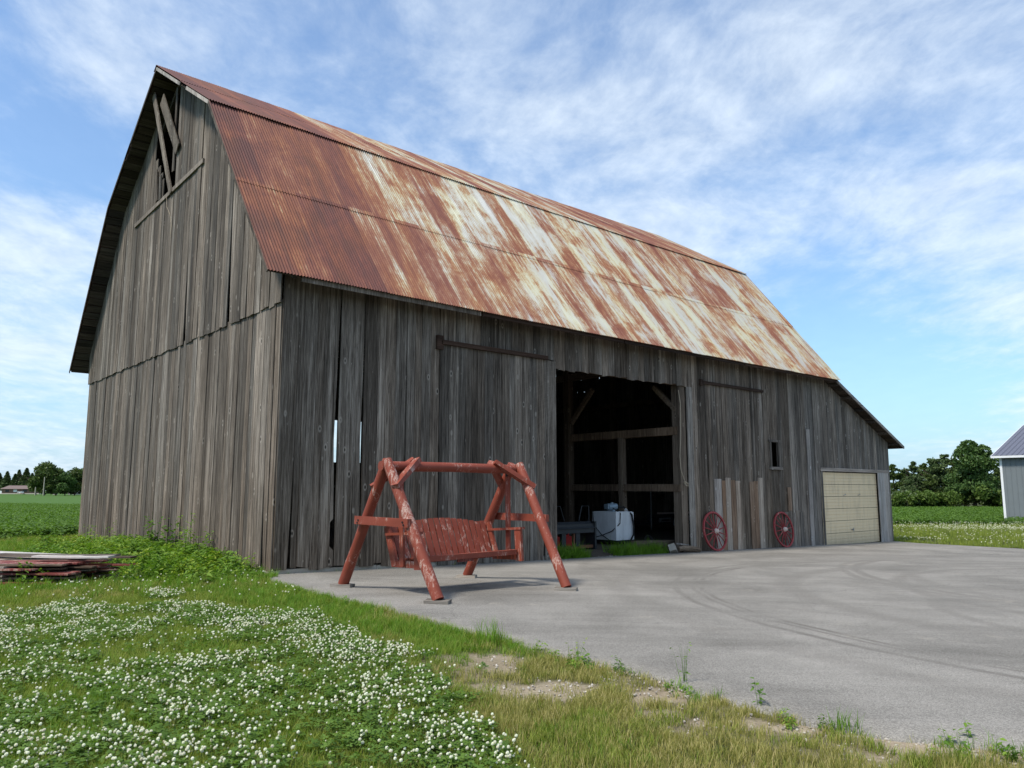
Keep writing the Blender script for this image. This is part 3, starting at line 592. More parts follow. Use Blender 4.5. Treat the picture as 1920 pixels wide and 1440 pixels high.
# far walls (not seen from the yard): upright siding joined in one part
sd_ = MB()
def strip_wall(fn, a, b, zlo, topf, holes=()):
    x = a
    while x < b:
        x2 = min(b, x + .3); hs = [h for h in holes if h[0] < x2 and h[1] > x]
        cuts = sorted([(h[2], h[3], max(h[0], x), min(h[1], x2)) for h in hs])
        zt = min(topf(x), topf(x2)); z = zlo
        for (h0, h1, xa, xb) in cuts:
            fn(x, x2, z, h0)
            if xa > x + .002: fn(x, xa, h0, h1)
            if xb < x2 - .002: fn(xb, x2, h0, h1)
            z = h1
        fn(x, x2, z, zt); x = x2
BW = (9.40, 10.80, 2.78, 4.58)
strip_wall(lambda a0, a1, z0, z1: sd_.box(a0, a1, RW, RW + .03, z0, z1), 0, 21.6, -.5, lambda a: 6.25, holes=[BW])
def hitfar(pxx, pyy):       # survey: where the daylight pinholes sit in the far gable
    X = (pxx - 960) / 1440; D = (pyy - 720) / 1440; c_, s_ = math.cos(R(7.87)), math.sin(R(7.87)); r = Vector((X, c_ + D * s_, -D * c_ + s_))
    k = (CX * LX + CY * LY + 21.62) / (r.x * LX + r.y * LY); p = r * k + Vector((0, 0, 1.6)); return w2b(p.x, p.y)[1], p.z
holes = []
for (q, ww, hh) in (((1124, 707), .05, .16), ((1090, 713), .035, .04), ((1096, 735), .045, .05), ((1083, 736), .035, .04), ((1155, 727), .05, .05), ((1047, 748), .03, .07), ((1133, 730), .025, .03)):
    s_, z_ = hitfar(*q); holes.append((s_ - ww / 2, s_ + ww / 2, z_ - hh / 2, z_ + hh / 2))
strip_wall(lambda a0, a1, z0, z1: sd_.box(21.6, 21.63, a0, a1, z0, z1), .12, RW - .02, -.5, lambda a: roofz(a) - .1, holes=holes)
strip_wall(lambda a0, a1, z0, z1: sd_.box(LT - .03, LT, a0, a1, z0, z1), .03, RW, -.6, lambda a: lean(LT) - .1)
strip_wall(lambda a0, a1, z0, z1: sd_.box(a0, a1, RW, RW + .03, z0, z1), 21.6, LT, -.6, lambda a: lean(a) - .12)
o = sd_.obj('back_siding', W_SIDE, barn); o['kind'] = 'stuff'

# roof sheathing boards (seen from below at the rakes), run along t
def slope_pts(row):
    return {'low': ((-ES, EZ), (BS, BZ)), 'up': ((BS, BZ), (RW / 2, RZ))}[row]
def flip(s_, back): return RW - s_ if back else s_
for back in (False, True):
    for row in ('low', 'up'):
        (s0, z0), (s1, z1) = slope_pts(row); ln = math.hypot(s1 - s0, z1 - z0); n = int(ln / .27); ds, dz = (s1 - s0) / ln, (z1 - z0) / ln; nrm = (dz, -ds) # pointing inwards
        for i in range(n):
            a, b = ln * i / n + random.uniform(.004, .02), ln * (i + 1) / n - random.uniform(0, .02); v = []
            x0 = T0 + .03 + random.uniform(0, .04); x1 = T1 - .04
            for x in (x0, x1):
                for (l, dd) in ((a, .045), (b, .045), (b, .07), (a, .07)):
                    s_ = s0 + ds * l + nrm[0] * dd; z_ = z0 + dz * l + nrm[1] * dd; v.append((x, flip(s_, back), z_))
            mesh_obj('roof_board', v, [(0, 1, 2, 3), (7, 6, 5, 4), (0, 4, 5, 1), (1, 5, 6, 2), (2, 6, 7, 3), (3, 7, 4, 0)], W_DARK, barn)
# rafters
rf = MB()
for i in range(12):
    x = .1 + i * 1.94
    for back in (False, True):
        for row in ('low', 'up'):
            (s0, z0), (s1, z1) = slope_pts(row); rf.bar((x, flip(s0 + .25, back), z0 - .0 + .1 if row == 'low' else z0 - .2), (x, flip(s1 + .05, back), z1 - .22), .08, .15)
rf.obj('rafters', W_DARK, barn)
# corrugated sheets: one mesh per row, shared
PITCH = .066; SW = .66; COLS = 34
def sheet_mesh(name, length, ext=0):
    nx_ = 10 * 6 + 1; v = []; f = []
    for j, u in enumerate((0, .5, 1.0)):
        for i in range(nx_ + 3):
            x = i * PITCH / 6 - .004; v.append((x, u * length, .013 * math.sin(2 * math.pi * x / PITCH)))
    n = nx_ + 3
    for j in range(2):
        for i in range(n - 1): f.append((j * n + i, j * n + i + 1, (j + 1) * n + i + 1, (j + 1) * n + i))
    me = bpy.data.meshes.new(name); me.from_pydata(v, [], f); me.materials.append(RUST); me.polygons.foreach_set('use_smooth', [True] * len(me.polygons)); return me
rows = []
for row, n in (('low', 2), ('up', 2)):
    (s0, z0), (s1, z1) = slope_pts(row); ln = math.hypot(s1 - s0, z1 - z0)
    cut = [0, ln * .485, ln] if row == 'low' else [0, ln * .5, ln]
    for k in range(2):
        a = cut[k] - (.12 if k else (.05 if row == 'low' else .10)); b = cut[k + 1] + (.02 if k == 0 else (-.01 if row == 'low' else .0))
        rows.append((row, a, b - a, k, sheet_mesh('roof_sheet', b - a)))
def dip(x): return -.05 * math.sin(math.pi * min(1, max(0, (x - 1) / 20.5)))
for (row, a, ln_, k, me) in rows:
    (s0, z0), (s1, z1) = slope_pts(row); ang = math.atan2(z1 - z0, s1 - s0); ds, dz = math.cos(ang), math.sin(ang)
    for c_ in range(COLS):
        o = bpy.data.objects.new('roof_sheet', me); sc.collection.objects.link(o); o.parent = barn
        lift = (.030 if row == 'up' else .0) + .012 * k + (.002 if c_ % 2 else .0)
        ja = random.uniform(-.012, .012); aa = a + ja
        x = T0 + c_ * SW
        o.location = (x, s0 + ds * aa - dz * lift, z0 + dz * aa + ds * lift + dip(x) * (.6 if row == 'low' else 1.0) + .012)
        o.rotation_euler = (ang + random.uniform(-.0015, .0015), 0, random.uniform(-.001, .001))
# back slopes, joined (hidden from the yard)
bk = MB()
for row in ('low', 'up'):
    (s0, z0), (s1, z1) = slope_pts(row)
    n = COLS * 10 * 2; v = []; f = []
    for (s_, z_) in ((s0, z0), (s1, z1 + .0)):
        for i in range(n + 1): v.append((T0 + i * PITCH / 2, RW - s_, z_ + (.008 if i % 2 else -.008) + .02))
    for i in range(n): f.append((i, i + 1, n + 1 + i + 1, n + 1 + i))
    bk.add(v, f)
o = bk.obj('back_roof_sheets', RUST, barn, smooth=True); o['kind'] = 'stuff'
# ridge cap
v = []; f = []
for i, x in enumerate(np.linspace(T0 - .01, T1, 40)):
    z = RZ + .055 + dip(x)
    v += [(x, RW / 2 - .20, z - .115), (x, RW / 2, z + .012), (x, RW / 2 + .20, z - .115)]
for i in range(39): f += [(i * 3, i * 3 + 1, i * 3 + 4, i * 3 + 3), (i * 3 + 1, i * 3 + 2, i * 3 + 5, i * 3 + 4)]
mesh_obj('ridge_cap', v, f, RUST, barn)
# rake trim boards under the sheets, near gable and far gable
for x in (T0 + .01, T1 - .03):
    for back in (False, True):
        for row, (u0, u1) in (('low', (0.0, 1.0)), ('up', (.0, .38)), ('up', (.5, 1.0))):
            (s0, z0), (s1, z1) = slope_pts(row); p = (s0 + (s1 - s0) * u0, z0 + (z1 - z0) * u0); q = (s0 + (s1 - s0) * u1, z0 + (z1 - z0) * u1)
            MB().bar((x, flip(p[0], back), p[1] - .045), (x, flip(q[0], back), q[1] - .045), .022, .085, up=(0, 0, 1)).obj('rake_trim', (W_SILVER if row == 'up' else W_GABLE) if (x < 0 and not back) else W_DARK, barn)
# eave fascia pieces
for (a, b, dz, m_) in ((.15, 4.6, -.05, W_SIDE), (4.65, 9.6, -.04, W_RAIL), (9.65, 15.5, -.04, W_RAIL), (15.55, 21.7, -.04, W_RAIL)):
    MB().bar((a, -ES + .05, EZ + dz - .02 + dip(a) * .6), (b, -ES + .05, EZ + dz - .02 + dip(b) * .6), .03, .10).obj('eave_board', m_, barn)
so_ = MB()
for i in range(30): so_.bar((.0 + i * .74, -.5, EZ - .04), (.0 + i * .74, .02, EZ + .35), .07, .09)
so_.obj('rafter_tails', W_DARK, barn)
# lean-to roof
lr = MB(); za, zb = lean(21.7) + .02, lean(27.45) + .02
lv = []; lf = []; n = 150
for (x, z) in ((21.62, lean(21.62) + .03), (27.45, lean(27.45) + .03)):
    for i in range(n + 1): lv.append((x, -.42 + (RW + .84) * i / n, z + (.009 if i % 2 else -.009)))
for i in range(n): lf.append((i, i + n + 1, i + n + 2, i + 1))
o = mesh_obj('lean_to_roof', lv, lf, RUST, barn)
for i in range(20):
    x0 = 21.7 + i * .29; x1 = x0 + .275; mesh_ = MB(); z0, z1 = lean(x0), lean(x1)
    v = [(x0, -.40, z0 - .035), (x1, -.40, z1 - .035), (x1, RW + .3, z1 - .035), (x0, RW + .3, z0 - .035), (x0, -.40, z0 - .012), (x1, -.40, z1 - .012), (x1, RW + .3, z1 - .012), (x0, RW + .3, z0 - .012)]
    mesh_.add(v, [(3, 2, 1, 0), (4, 5, 6, 7), (0, 1, 5, 4), (1, 2, 6, 5), (2, 3, 7, 6), (3, 0, 4, 7)]); mesh_.obj('lean_to_roof_board', W_DARK, barn)
MB().bar((21.6, -.43, lean(21.6) - .04), (27.46, -.43, lean(27.46) - .04), .03, .11).obj('lean_to_fascia', W_TRIM, barn)
MB().bar((27.47, -.44, lean(27.46) - .03), (27.47, RW + .3, lean(27.46) - .03), .03, .09).obj('lean_to_fascia', W_RAIL, barn)
for y in (-.05,):
    for i in range(6): MB().bar((22 + i * 1.0, -.38, lean(22 + i) - .10), (22 + i * 1.0, .02, lean(22 + i) - .10), .06, .10).obj('lookout', W_DARK, barn)
# torn hole in the wall near the swing: a dark cavity cut by broken board ends
# rope on the right door post
rp = [(12.62, -.02, 4.6), (12.66, -.05, 4.2), (12.60, -.07, 3.3), (12.52, -.08, 2.6), (12.55, -.08, 2.2), (12.72, -.07, 1.9), (12.80, -.06, 1.78)]
MB().tube(rp, .013, 6).obj('rope', ROPE)
o = bpy.data.objects['rope']; o.location = (CX, CY, 0); o.rotation_euler = (0, 0, BROT); tag(o, 'frayed rope hanging down the right post of the open barn doorway', 'rope')
MB().tube([(12.70, -.08, 1.86), (12.84, -.10, 1.80), (12.88, -.08, 1.72), (12.78, -.08, 1.74), (12.72, -.06, 1.84)], .02, 6).obj('rope_knot', ROPE, o)

# ------------------------------------------------------------------ swing
swx, swy = -.94, 12.96; UA = math.atan2(.686, .728)
SW = empty('log_swing_stand', (swx, swy, 0), UA, 'red painted log A-frame of a garden swing, standing on the asphalt', 'swing frame')
# local x along the beam (left to right), local y back towards the barn
BH = 1.97; HX = 1.40
def swz(lx, ly): x = swx + lx * math.cos(UA) - ly * math.sin(UA); y = swy + lx * math.sin(UA) + ly * math.cos(UA); return float(gh(x, y)) + .028
smooth_by_angle(MB().tube([(-HX - .10, 0, BH), (-.7, .0, BH + .004), (0, 0, BH + .006), (.7, 0, BH + .002), (HX + .10, 0, BH)], [.078, .08, .077, .08, .076], 12, wob=.03).obj('top_beam', RED, SW))
PADS = []
bo = MB()
for sx in (-1, 1):
    for sy in (-1, 1):
        for (z, off) in ((1.13, .135), (1.09, .135)):
            yy = sy * (1.27 * (2.06 - z) / 2.06 + .03); bo.tube([(sx * (1.37 + off - .01), yy, z), (sx * (1.37 + off + .002), yy, z)], .014, 8)
        bo.tube([(sx * (HX - .03), -.13, BH + .0), (sx * (HX - .03), -.145, BH)], .016, 8)
bo.obj('bolts', BLACKM, SW)
for sx in (-1, 1):
    for sy in (-1, 1):
        fxp = sx * 1.33; fyp = sy * 1.27; z0 = swz(fxp, fyp) + .045; tx = sx * (HX + (.02 if sy < 0 else -.06)); ty = sy * .05
        p0 = Vector((fxp, fyp, z0)); p1 = Vector((tx, ty, BH + .09)); pts = [p0.lerp(p1, u) for u in np.linspace(0, 1, 7)]
        rr = [.086, .088, .085, .088, .084, .086, .080]
        o = MB().tube(pts, rr, 12, wob=.035).obj('leg', RED_WORN if (sx, sy) == (-1, -1) else RED, SW); smooth_by_angle(o)
        if (sx, sy) == (-1, -1): o['label'] = 'front leg with peeling paint showing bare pale wood'
        PADS.append((fxp, fyp, sx, sy))
        lz = lambda z: p0.lerp(p1, (z - p0.z) / (p1.z - p0.z))
        a = lz(1.70); b = Vector((sx * (HX - .50), sy * .085, BH + .06)); a2 = a + Vector((-sx * .0, sy * .065, 0))
        d = (b - a2).normalized(); a2 -= d * .10; b += d * .10
        o = MB().bar(a2, b, .075, .12, up=(0, sy, 0), j=.008).obj('brace', RED_WORN if sx * sy > 0 and sx < 0 else RED, SW)
    zc = 1.12; hw = .72
    MB().bar((sx * (1.37 + .085), -hw, zc), (sx * (1.37 + .085), hw, zc + .01), .075, .125, j=.004).obj('cross_rail', RED, SW)
padm = wood('pad_board', (.10, .095, .09), (.24, .23, .21), (.36, .34, .31), axis='x', use_barn=False, knots=False)
padlab = {(-1, -1): 'grey wooden block under the front left leg of the red swing, nearest the grass', (-1, 1): 'grey wooden block under the rear left leg of the red swing, near the barn corner',
          (1, -1): 'grey wooden block under the front right leg of the red swing, out on the asphalt', (1, 1): 'grey wooden block under the rear right leg of the red swing, by the barn wall'}
cU, sU = math.cos(UA), math.sin(UA)
for (a, b, sx, sy) in PADS:
    x = swx + a * cU - b * sU; y = swy + a * sU + b * cU; z = float(gh(x, y)) + .029
    pb = MB().box(-.19, .17, -.095, .095, 0, .046, j=.004).obj('wood_block', padm); pb.location = (x, y, z); pb.rotation_euler = (0, 0, random.uniform(-.35, -.1)); tag(pb, padlab[(sx, sy)], 'wood block', 'blocks under the swing legs')
# bench
BN = empty('swing_bench', (swx + .02, swy + .0, 0), UA, 'red slatted swing bench with a curved back hanging from the log frame', 'swing bench')
SH = .575; bl = 1.02
for i in range(7):
    y = -.34 + i * .088; MB().bar((-bl, y, SH - .012 * i), (bl, y, SH - .012 * i + .01), .074, .022).obj('seat_slat', RED, BN)
MB().bar((-bl, -.375, SH - .03), (bl, -.375, SH - .02), .03, .08).obj('seat_rail', RED, BN)
MB().bar((-bl, .20, SH - .10), (bl, .20, SH - .10), .04, .08).obj('seat_rail', RED, BN)
ns = 16
def yb(z): return .22 + (z - .5) * .42
for i in range(ns):
    x = -bl + .07 + i * (2 * bl - .14) / (ns - 1); zt = 1.015 + .115 * math.cos(x / bl * math.pi / 2) ** 1.0 + (.03 if i in (0, ns - 1) else 0)
    MB().bar((x * .985, yb(.47), .47), (x, yb(zt), zt), .098, .02, up=(0, 1, 0), j=.0025).obj('back_slat', RED, BN)
for zc in (.62, .95): MB().bar((-bl, yb(zc) + .035, zc), (bl, yb(zc) + .035, zc), .04, .07).obj('back_rail', RED, BN)
for sx in (-1, 1):
    x = sx * (bl + .05)
    MB().bar((x, -.40, .40), (x, -.36, .93), .05, .15, up=(0, 1, 0)).obj('arm_post', RED, BN)
    MB().bar((x, .20, .42), (x, .44, 1.02), .05, .14, up=(0, 1, 0)).obj('arm_post', RED, BN)
    MB().bar((x + sx * .012, -.46, .955), (x + sx * .012, .42, .90), .10, .04).obj('armrest', RED, BN)
    MB().bar((x, -.36, .47), (x, .24, .45), .04, .10).obj('side_rail', RED, BN)
    MB().bar((x + sx * .05, -.06, .43), (x + sx * .10 - sx * .02, -.01, 1.90), .035, .095, up=(0, 1, 0)).obj('hanger', RED, BN)
    MB().tube([(x + sx * .05, -.01, 1.84), (x + sx * .05, -.01, 1.955)], .018, 8).obj('hanger_bolt', BLACKM, BN)
MB().box(-.2, .12, -.30, -.26, SH - .12, SH - .04).obj('seat_brace', RED_DARK, BN)

# ------------------------------------------------------------------ wagon wheels
def wagon_wheel():
    r0 = empty('wagon_wheel'); Rr = .60; v = []; f = []; n = 48
    for i in range(n):
        a = 2 * math.pi * i / n
        for (r_, y) in ((Rr, -.022), (Rr, .022), (Rr - .055, .022), (Rr - .055, -.022)): v.append((r_ * math.cos(a), y, r_ * math.sin(a)))
    for i in range(n):
        for k in range(4): f.append((i * 4 + k, i * 4 + (k + 1) % 4, ((i + 1) % n) * 4 + (k + 1) % 4, ((i + 1) % n) * 4 + k))
    mesh_obj('rim', v, f, RED_WHEEL, r0)
    smooth_by_angle(MB().tube([(0, .07, 0), (0, .05, 0), (0, -.05, 0), (0, -.11, 0), (0, -.12, 0)], [.05, .085, .08, .055, .03], 16).obj('hub', HUBW, r0), 50)
    for i in range(14):
        a = 2 * math.pi * (i + .5) / 14
        sp = MB().tube([(.06 * math.cos(a), -.02, .06 * math.sin(a)), (.22 * math.cos(a), -.01, .22 * math.sin(a)), ((Rr - .05) * math.cos(a), 0, (Rr - .05) * math.sin(a))], [.019, .017, .013], 6)
        sp.obj('spoke', RED_WHEEL, r0, True)
    return r0
wh = wagon_wheel(); tag(wh, 'red wagon wheel leaning on the barn wall just right of the open doorway', 'wagon wheel', 'red wagon wheels against the barn')
wh2 = copy_tree(wh); wh2['label'] = 'red wagon wheel leaning under the small square window hole'
for o, tt in ((wh, 14.05), (wh2, 18.02)):
    p = bw(tt, -.17); o.location = (p.x, p.y, gz(tt) + .628); o.rotation_euler = Euler((R(-9), 0, BROT)); o.rotation_euler.rotate_axis('Y', random.uniform(0, 1))

# ------------------------------------------------------------------ things in the doorway
def barn_thing(name, t_, s_, z, rz, label, cat, group=None):
    p = bw(t_, s_); return empty(name, (p.x, p.y, z), BROT + rz, label, cat, group)
tk = barn_thing('fuel_tank', 11.35, 1.45, .06, R(-2), 'white steel fuel transfer tank with hoses just inside the barn doorway', 'fuel tank')
tb = MB().box(0, .78, 0, 1.0, .05, .88, j=.004); tb.box(.03, .75, .03, .97, .88, .895); tb.obj('tank_body', dirty_paint('tank_white_paint', (.60, .62, .63), (.30, .27, .22)), tk)
for x in (.06, .64): MB().box(x, x + .08, -.01, 1.01, -.02, .05).obj('skid', BLACKM, tk)
pm = MB(); pm.tube([(.10, .42, 1.03), (.40, .36, 1.05)], [.11, .095], 12); pm.tube([(.30, .38, .89), (.30, .38, 1.0)], .05, 10); pm.box(.02, .14, .34, .50, .97, 1.12); pm.tube([(.24, .38, 1.1), (.24, .38, 1.17)], .04, 8); pm.obj('pump', plain('pump_paint', (.20, .27, .32), .4, .3), tk)
hs = MB(); hs.tube([(.40, .36, 1.03), (.58, .2, 1.02), (.66, -.04, .80), (.70, -.07, .45), (.68, -.07, .2), (.50, -.12, .05), (.2, -.2, .0)], .026, 8); hs.obj('thick_hose', RUBBER, tk)
hs = MB(); hs.tube([(.20, .3, 1.0), (.18, -.02, .85), (.12, -.05, .55), (-.06, .12, .32), (-.12, .5, .18), (-.2, .8, .10)], .014, 6); hs.tube([(-.02, .95, .86), (-.05, .9, .5), (-.06, .55, .2), (-.1, .2, .06), (.1, -.1, .01)], .014, 6); hs.obj('thin_hose', RUBBER, tk)
MB().tube([(.46, .05, .88), (.46, .05, .96), (.50, .05, .985), (.54, .05, .96), (.54, .05, .88)], .012, 6).obj('lifting_eye', WHITE_P, tk)
rl_ = MB()
for k in range(3): rl_.tube([(math.cos(a) * (.16 + .012 * k) , math.sin(a) * .05 - .02 * k, .17 + math.sin(a) * (.15 + .01 * k)) for a in np.linspace(0, 6.28, 18)], .014, 6)
hr = rl_.obj('hose_coil', RUBBER); p = bw(12.1, .85); hr.location = (p.x, p.y, -.08); hr.rotation_euler = (0, 0, BROT); tag(hr, 'coil of black hose lying in the grass before the white tank', 'hose')
# black steel fork attachment
gt = barn_thing('fork_frame', 8.95, .95, -.06, 0, 'black steel loader fork frame standing left of the white tank', 'loader attachment')
gm = MB(); gm.box(-.76, .76, -.16, .02, .66, .74); gm.add([(-.80, -.22, .62), (.80, -.22, .62), (.76, -.02, .80), (-.76, -.02, .80)], [(0, 1, 2, 3)]); gm.box(-.76, .76, -.18, -.10, .50, .66); gm.obj('top_plate', BLACKM, gt)
for x in (-.76, .76): MB().box(x - .03, x + .03, -.2, .15, .04, .80).obj('side_plate', BLACKM, gt)
for x in (-.42, .12): MB().box(x - .08, x + .08, -.14, -.06, .14, .50).obj('fork', BLACKM, gt)
MB().box(-.75, .75, -.12, -.04, .08, .16).obj('bottom_bar', plain('rusty_steel', (.14, .06, .035), .8, .2, .3), gt)
MB().box(-.05, .0, -.14, -.08, .12, .52).obj('post', bpy.data.materials['rusty_steel'], gt)
for s_ in (-1, 1):
    MB().tube([(s_ * .70, .0, .78), (s_ * .70, .0, 1.22), (s_ * .42, .0, 1.22), (s_ * .28, -.02, .82)], .014, 6).obj('guard_hoop', BLACKM, gt)
for (t_, s_, c_, m_, lab, cat) in ((8.35, 1.5, .2, WHITE_P, 'dirty white bucket behind the left side of the black fork frame', 'bucket'),):
    MB().tube([(0, 0, 0), (0, 0, .34)], [.12, .15], 14).obj('bucket', m_); o = bpy.data.objects['bucket']; p = bw(t_, s_); o.location = (p.x, p.y, .0); tag(o, lab, cat)
def gascan(t_, s_, rz, label):
    r0 = barn_thing('fuel_can', t_, s_, .0, rz, label, 'fuel can', 'red fuel cans behind the fork frame')
    b = MB(); b.box(-.16, .16, -.12, .12, 0, .30, j=.012); b.box(-.10, .10, -.08, .08, .30, .34); b.obj('can_body', REDP, r0); MB().tube([(-.1, 0, .34), (-.1, 0, .40), (.1, 0, .40), (.1, 0, .34)], .015, 6).obj('handle', REDP, r0)
    MB().tube([(.12, 0, .32), (.22, 0, .44)], .02, 6).obj('spout', BLACKM, r0)
gascan(8.85, 1.55, .2, 'red fuel can in the middle behind the black fork frame')
gascan(9.45, 1.7, -.5, 'red fuel can at the right end behind the black fork frame')
gascan(7.85, 1.4, 1.0, 'red fuel can at the left post of the doorway')
# trailer far inside
tr = barn_thing('utility_trailer', 19.2, 5.3, 0, 0, 'silver edged utility trailer parked deep inside the dark barn', 'trailer')
MB().box(-1.9, 2.4, -.2, 1.6, .28, .36).obj('trailer_bed', BLACKM, tr); MB().box(-1.35, 2.4, -.26, -.21, .67, .74).obj('side_rail', HUBW, tr); MB().box(-1.9, 2.4, -.2, -.17, .36, .68).obj('side_board', BLACKM, tr)
fd = MB(); fd.tube([(.1 + .55 * math.cos(a), -.32, .22 + .50 * math.sin(a)) for a in np.linspace(0, math.pi, 12)], .03, 6); fd.obj('fender', STEEL, tr)
MB().tube([(.1, -.38, .30), (.1, -.22, .30)], [.32, .32], 24).obj('tyre', RUBBER, tr); MB().tube([(.1, -.40, .30), (.1, -.38, .30)], [.16, .17], 16).obj('rim', STEEL, tr)
pm = MB(); pm.box(-1.25, -.55, -.27, -.22, .36, .52); pm.obj('light_panel', STEEL, tr); MB().box(-1.15, -.70, -.285, -.272, .41, .46).obj('light_slot', BLACKM, tr)
MB().tube([(-1.75, -.25, .1), (-1.75, -.25, 1.7)], .025, 8).obj('stake', STEEL, tr)
# sill timber, broken block and log at the foot of the right post
sl = MB().box(-1.25, 1.15, -.1, .1, -.09, .09, j=.015).obj('sill_timber', W_BEAM); p = bw(12.4, .62); sl.location = (p.x, p.y, .03); sl.rotation_euler = (0, R(2), BROT); tag(sl, 'long old timber lying across the doorway beside the white tank', 'timber')
cb = MB(); cb.box(-.2, .2, -.1, -.07, 0, .19); cb.box(-.2, .2, .07, .1, 0, .19)
for x in (-.2, -.015, .17): cb.box(x, x + .03, -.07, .07, 0, .19)
o = cb.obj('concrete_block', CONC); p = bw(12.05, .02); o.location = (p.x, p.y, -.20); o.rotation_euler = Euler((R(70), R(20), BROT + .5)); tag(o, 'broken hollow concrete block tipped over at the doorway sill', 'concrete block'); o.location.z = -.12
lg = MB().tube([(-.42, 0, .02), (-.2, .01, .03), (.1, 0, 0), (.38, .01, -.04), (.46, .0, -.06)], [.06, .085, .09, .085, .05], 9, wob=.12).obj('split_log', W_BEAM); p = bw(12.70, -.18); lg.location = (p.x, p.y, -.11); lg.rotation_euler = (0, 0, BROT - .15); tag(lg, 'short split log on the asphalt at the foot of the right door post', 'log')
lg = MB().bar((-.3, 0, 0), (.3, 0, .0), .12, .05, j=.015).obj('wood_scrap', W_TRIM); lg.location = (p.x - .15, p.y + .1, .01); lg.rotation_euler = (0, .1, BROT + .2); tag(lg, 'flat scrap of wood lying on top of the split log', 'wood scrap')

# ------------------------------------------------------------------ plank pile at the left
plm = [wood('pile_plank_grey', (.08, .07, .06), (.22, .20, .18), (.38, .36, .33), axis='x', use_barn=False, knots=False), RED_DARK,
       wood('pile_plank_brown', (.05, .035, .026), (.14, .105, .08), (.27, .22, .18), axis='x', use_barn=False, knots=False), RED_DARK]
whp = redpaint('flaked_white_paint', .62, (.62, .62, .62)); whp = wood('chalky_white_board', (.26, .25, .24), (.48, .48, .47), (.62, .62, .62), axis='x', use_barn=False, knots=False, val=(.95, 1.1))
PR = R(-7)
def plank(x0, x1, y0, w_, z, th, m_, lab, grp='planks stacked in the low pile', rz=0, tilt=0, name='plank'):
    cx, cy = (x0 + x1) / 2, y0; L_ = x1 - x0; v = MB(); n = 4; p = []
    for i in range(n + 1):
        u = i / n; x = -L_ / 2 + L_ * u; sag = -.02 * math.sin(u * 3.14) * random.uniform(.3, 1); e = random.uniform(-.01, .01)
        p.append([(x, -w_ / 2 + e, sag), (x, w_ / 2 + e, sag), (x, w_ / 2 + e, sag + th), (x, -w_ / 2 + e, sag + th)])
    vv = [q for a in p for q in a]; f = [(0, 1, 2, 3), (n * 4 + 3, n * 4 + 2, n * 4 + 1, n * 4)]
    for i in range(n):
        for k in range(4): f.append((i * 4 + k, (i + 1) * 4 + k, (i + 1) * 4 + (k + 1) % 4, i * 4 + (k + 1) % 4))
    o = mesh_obj(name, vv, f, m_); c, s_ = math.cos(PR), math.sin(PR); o.location = (-9.5 + (cx) * c - (cy - 14.9) * s_, 14.2 + cx * s_ + (cy - 14.9) * c, z); o.rotation_euler = (0, tilt, PR + rz); return tag(o, lab, 'plank', grp)
z = .05
LAYN = ['lowest', 'second lowest', 'middle', 'second highest', 'topmost']; ORD = ['nearest', 'second', 'third', 'fourth', 'fifth', 'sixth', 'seventh', 'eighth', 'ninth', 'tenth', 'eleventh']
for lay in range(5):
    y = 14.05; cnt_ = 0; backn = False
    while y < 15.75:
        w_ = random.uniform(.14, .26); m_ = random.choice(plm + [plm[0], plm[2]])
        if not (lay in (1, 3) and random.random() < .12):
            kind_ = 'red painted' if m_ is RED_DARK else ('brown' if m_ is plm[2] else 'bare grey')
            lab = kind_ + ' plank, ' + ORD[cnt_] + ' from the ' + ('far' if backn else 'near') + ' edge, ' + LAYN[lay] + ' layer of the pile'
            if cnt_ == 0: lab = lab.replace('nearest from the near', 'nearest the near').replace('nearest from the far', 'nearest the far')
            plank(random.uniform(-2.4, -1.6), random.uniform(1.5, 2.35), y + w_ / 2, w_, z + random.uniform(0, .008), .028, m_, lab, grp='planks stacked in the low pile', rz=random.uniform(-.07, .07) * (.6 if lay < 4 else 1.2)); cnt_ += 1
        y += w_ + random.uniform(.0, .03)
    z += .070
for nm_, a, b in (('left', -.9, 14.9), ('right', 1.0, 14.9)):
    for zz2, ly_ in ((.081, 'lowest'), (.151, 'second'), (.221, 'third'), (.291, 'highest')):
        plank(a - .85, a + .85, b, .09, zz2, .036, plm[0], 'short spacer stick across the ' + nm_ + ' part of the board pile, ' + ly_ + ' of its column', grp='spacer sticks in the plank pile', rz=math.pi / 2)
plank(-.9, 1.9, 15.25, .27, z + .03, .03, whp, 'long white painted plank lying slanted across the top of the pile', grp=None, rz=-.17, tilt=.01)
plank(1.1, 2.5, 14.75, .22, z + .03, .028, whp, 'short white painted plank sticking out at the right end of the pile', grp=None, rz=.06)
plank(.2, 2.45, 15.02, .16, z + .036, .028, plm[0], 'long grey plank on top of the pile between the two white ones', grp=None, rz=.02)
plank(-3.0, -.3, 14.22, .2, z + .02, .03, plm[2], 'brown plank lying along the near top edge of the pile', grp=None, rz=.05)

# ------------------------------------------------------------------ shed on the right
SX, SY, SZ = 32.63, 51.58, -.53
sh = empty('metal_shed', (SX, SY, SZ), BROT, 'grey ribbed metal shed with white trim and a slate roof at the right edge', 'shed')
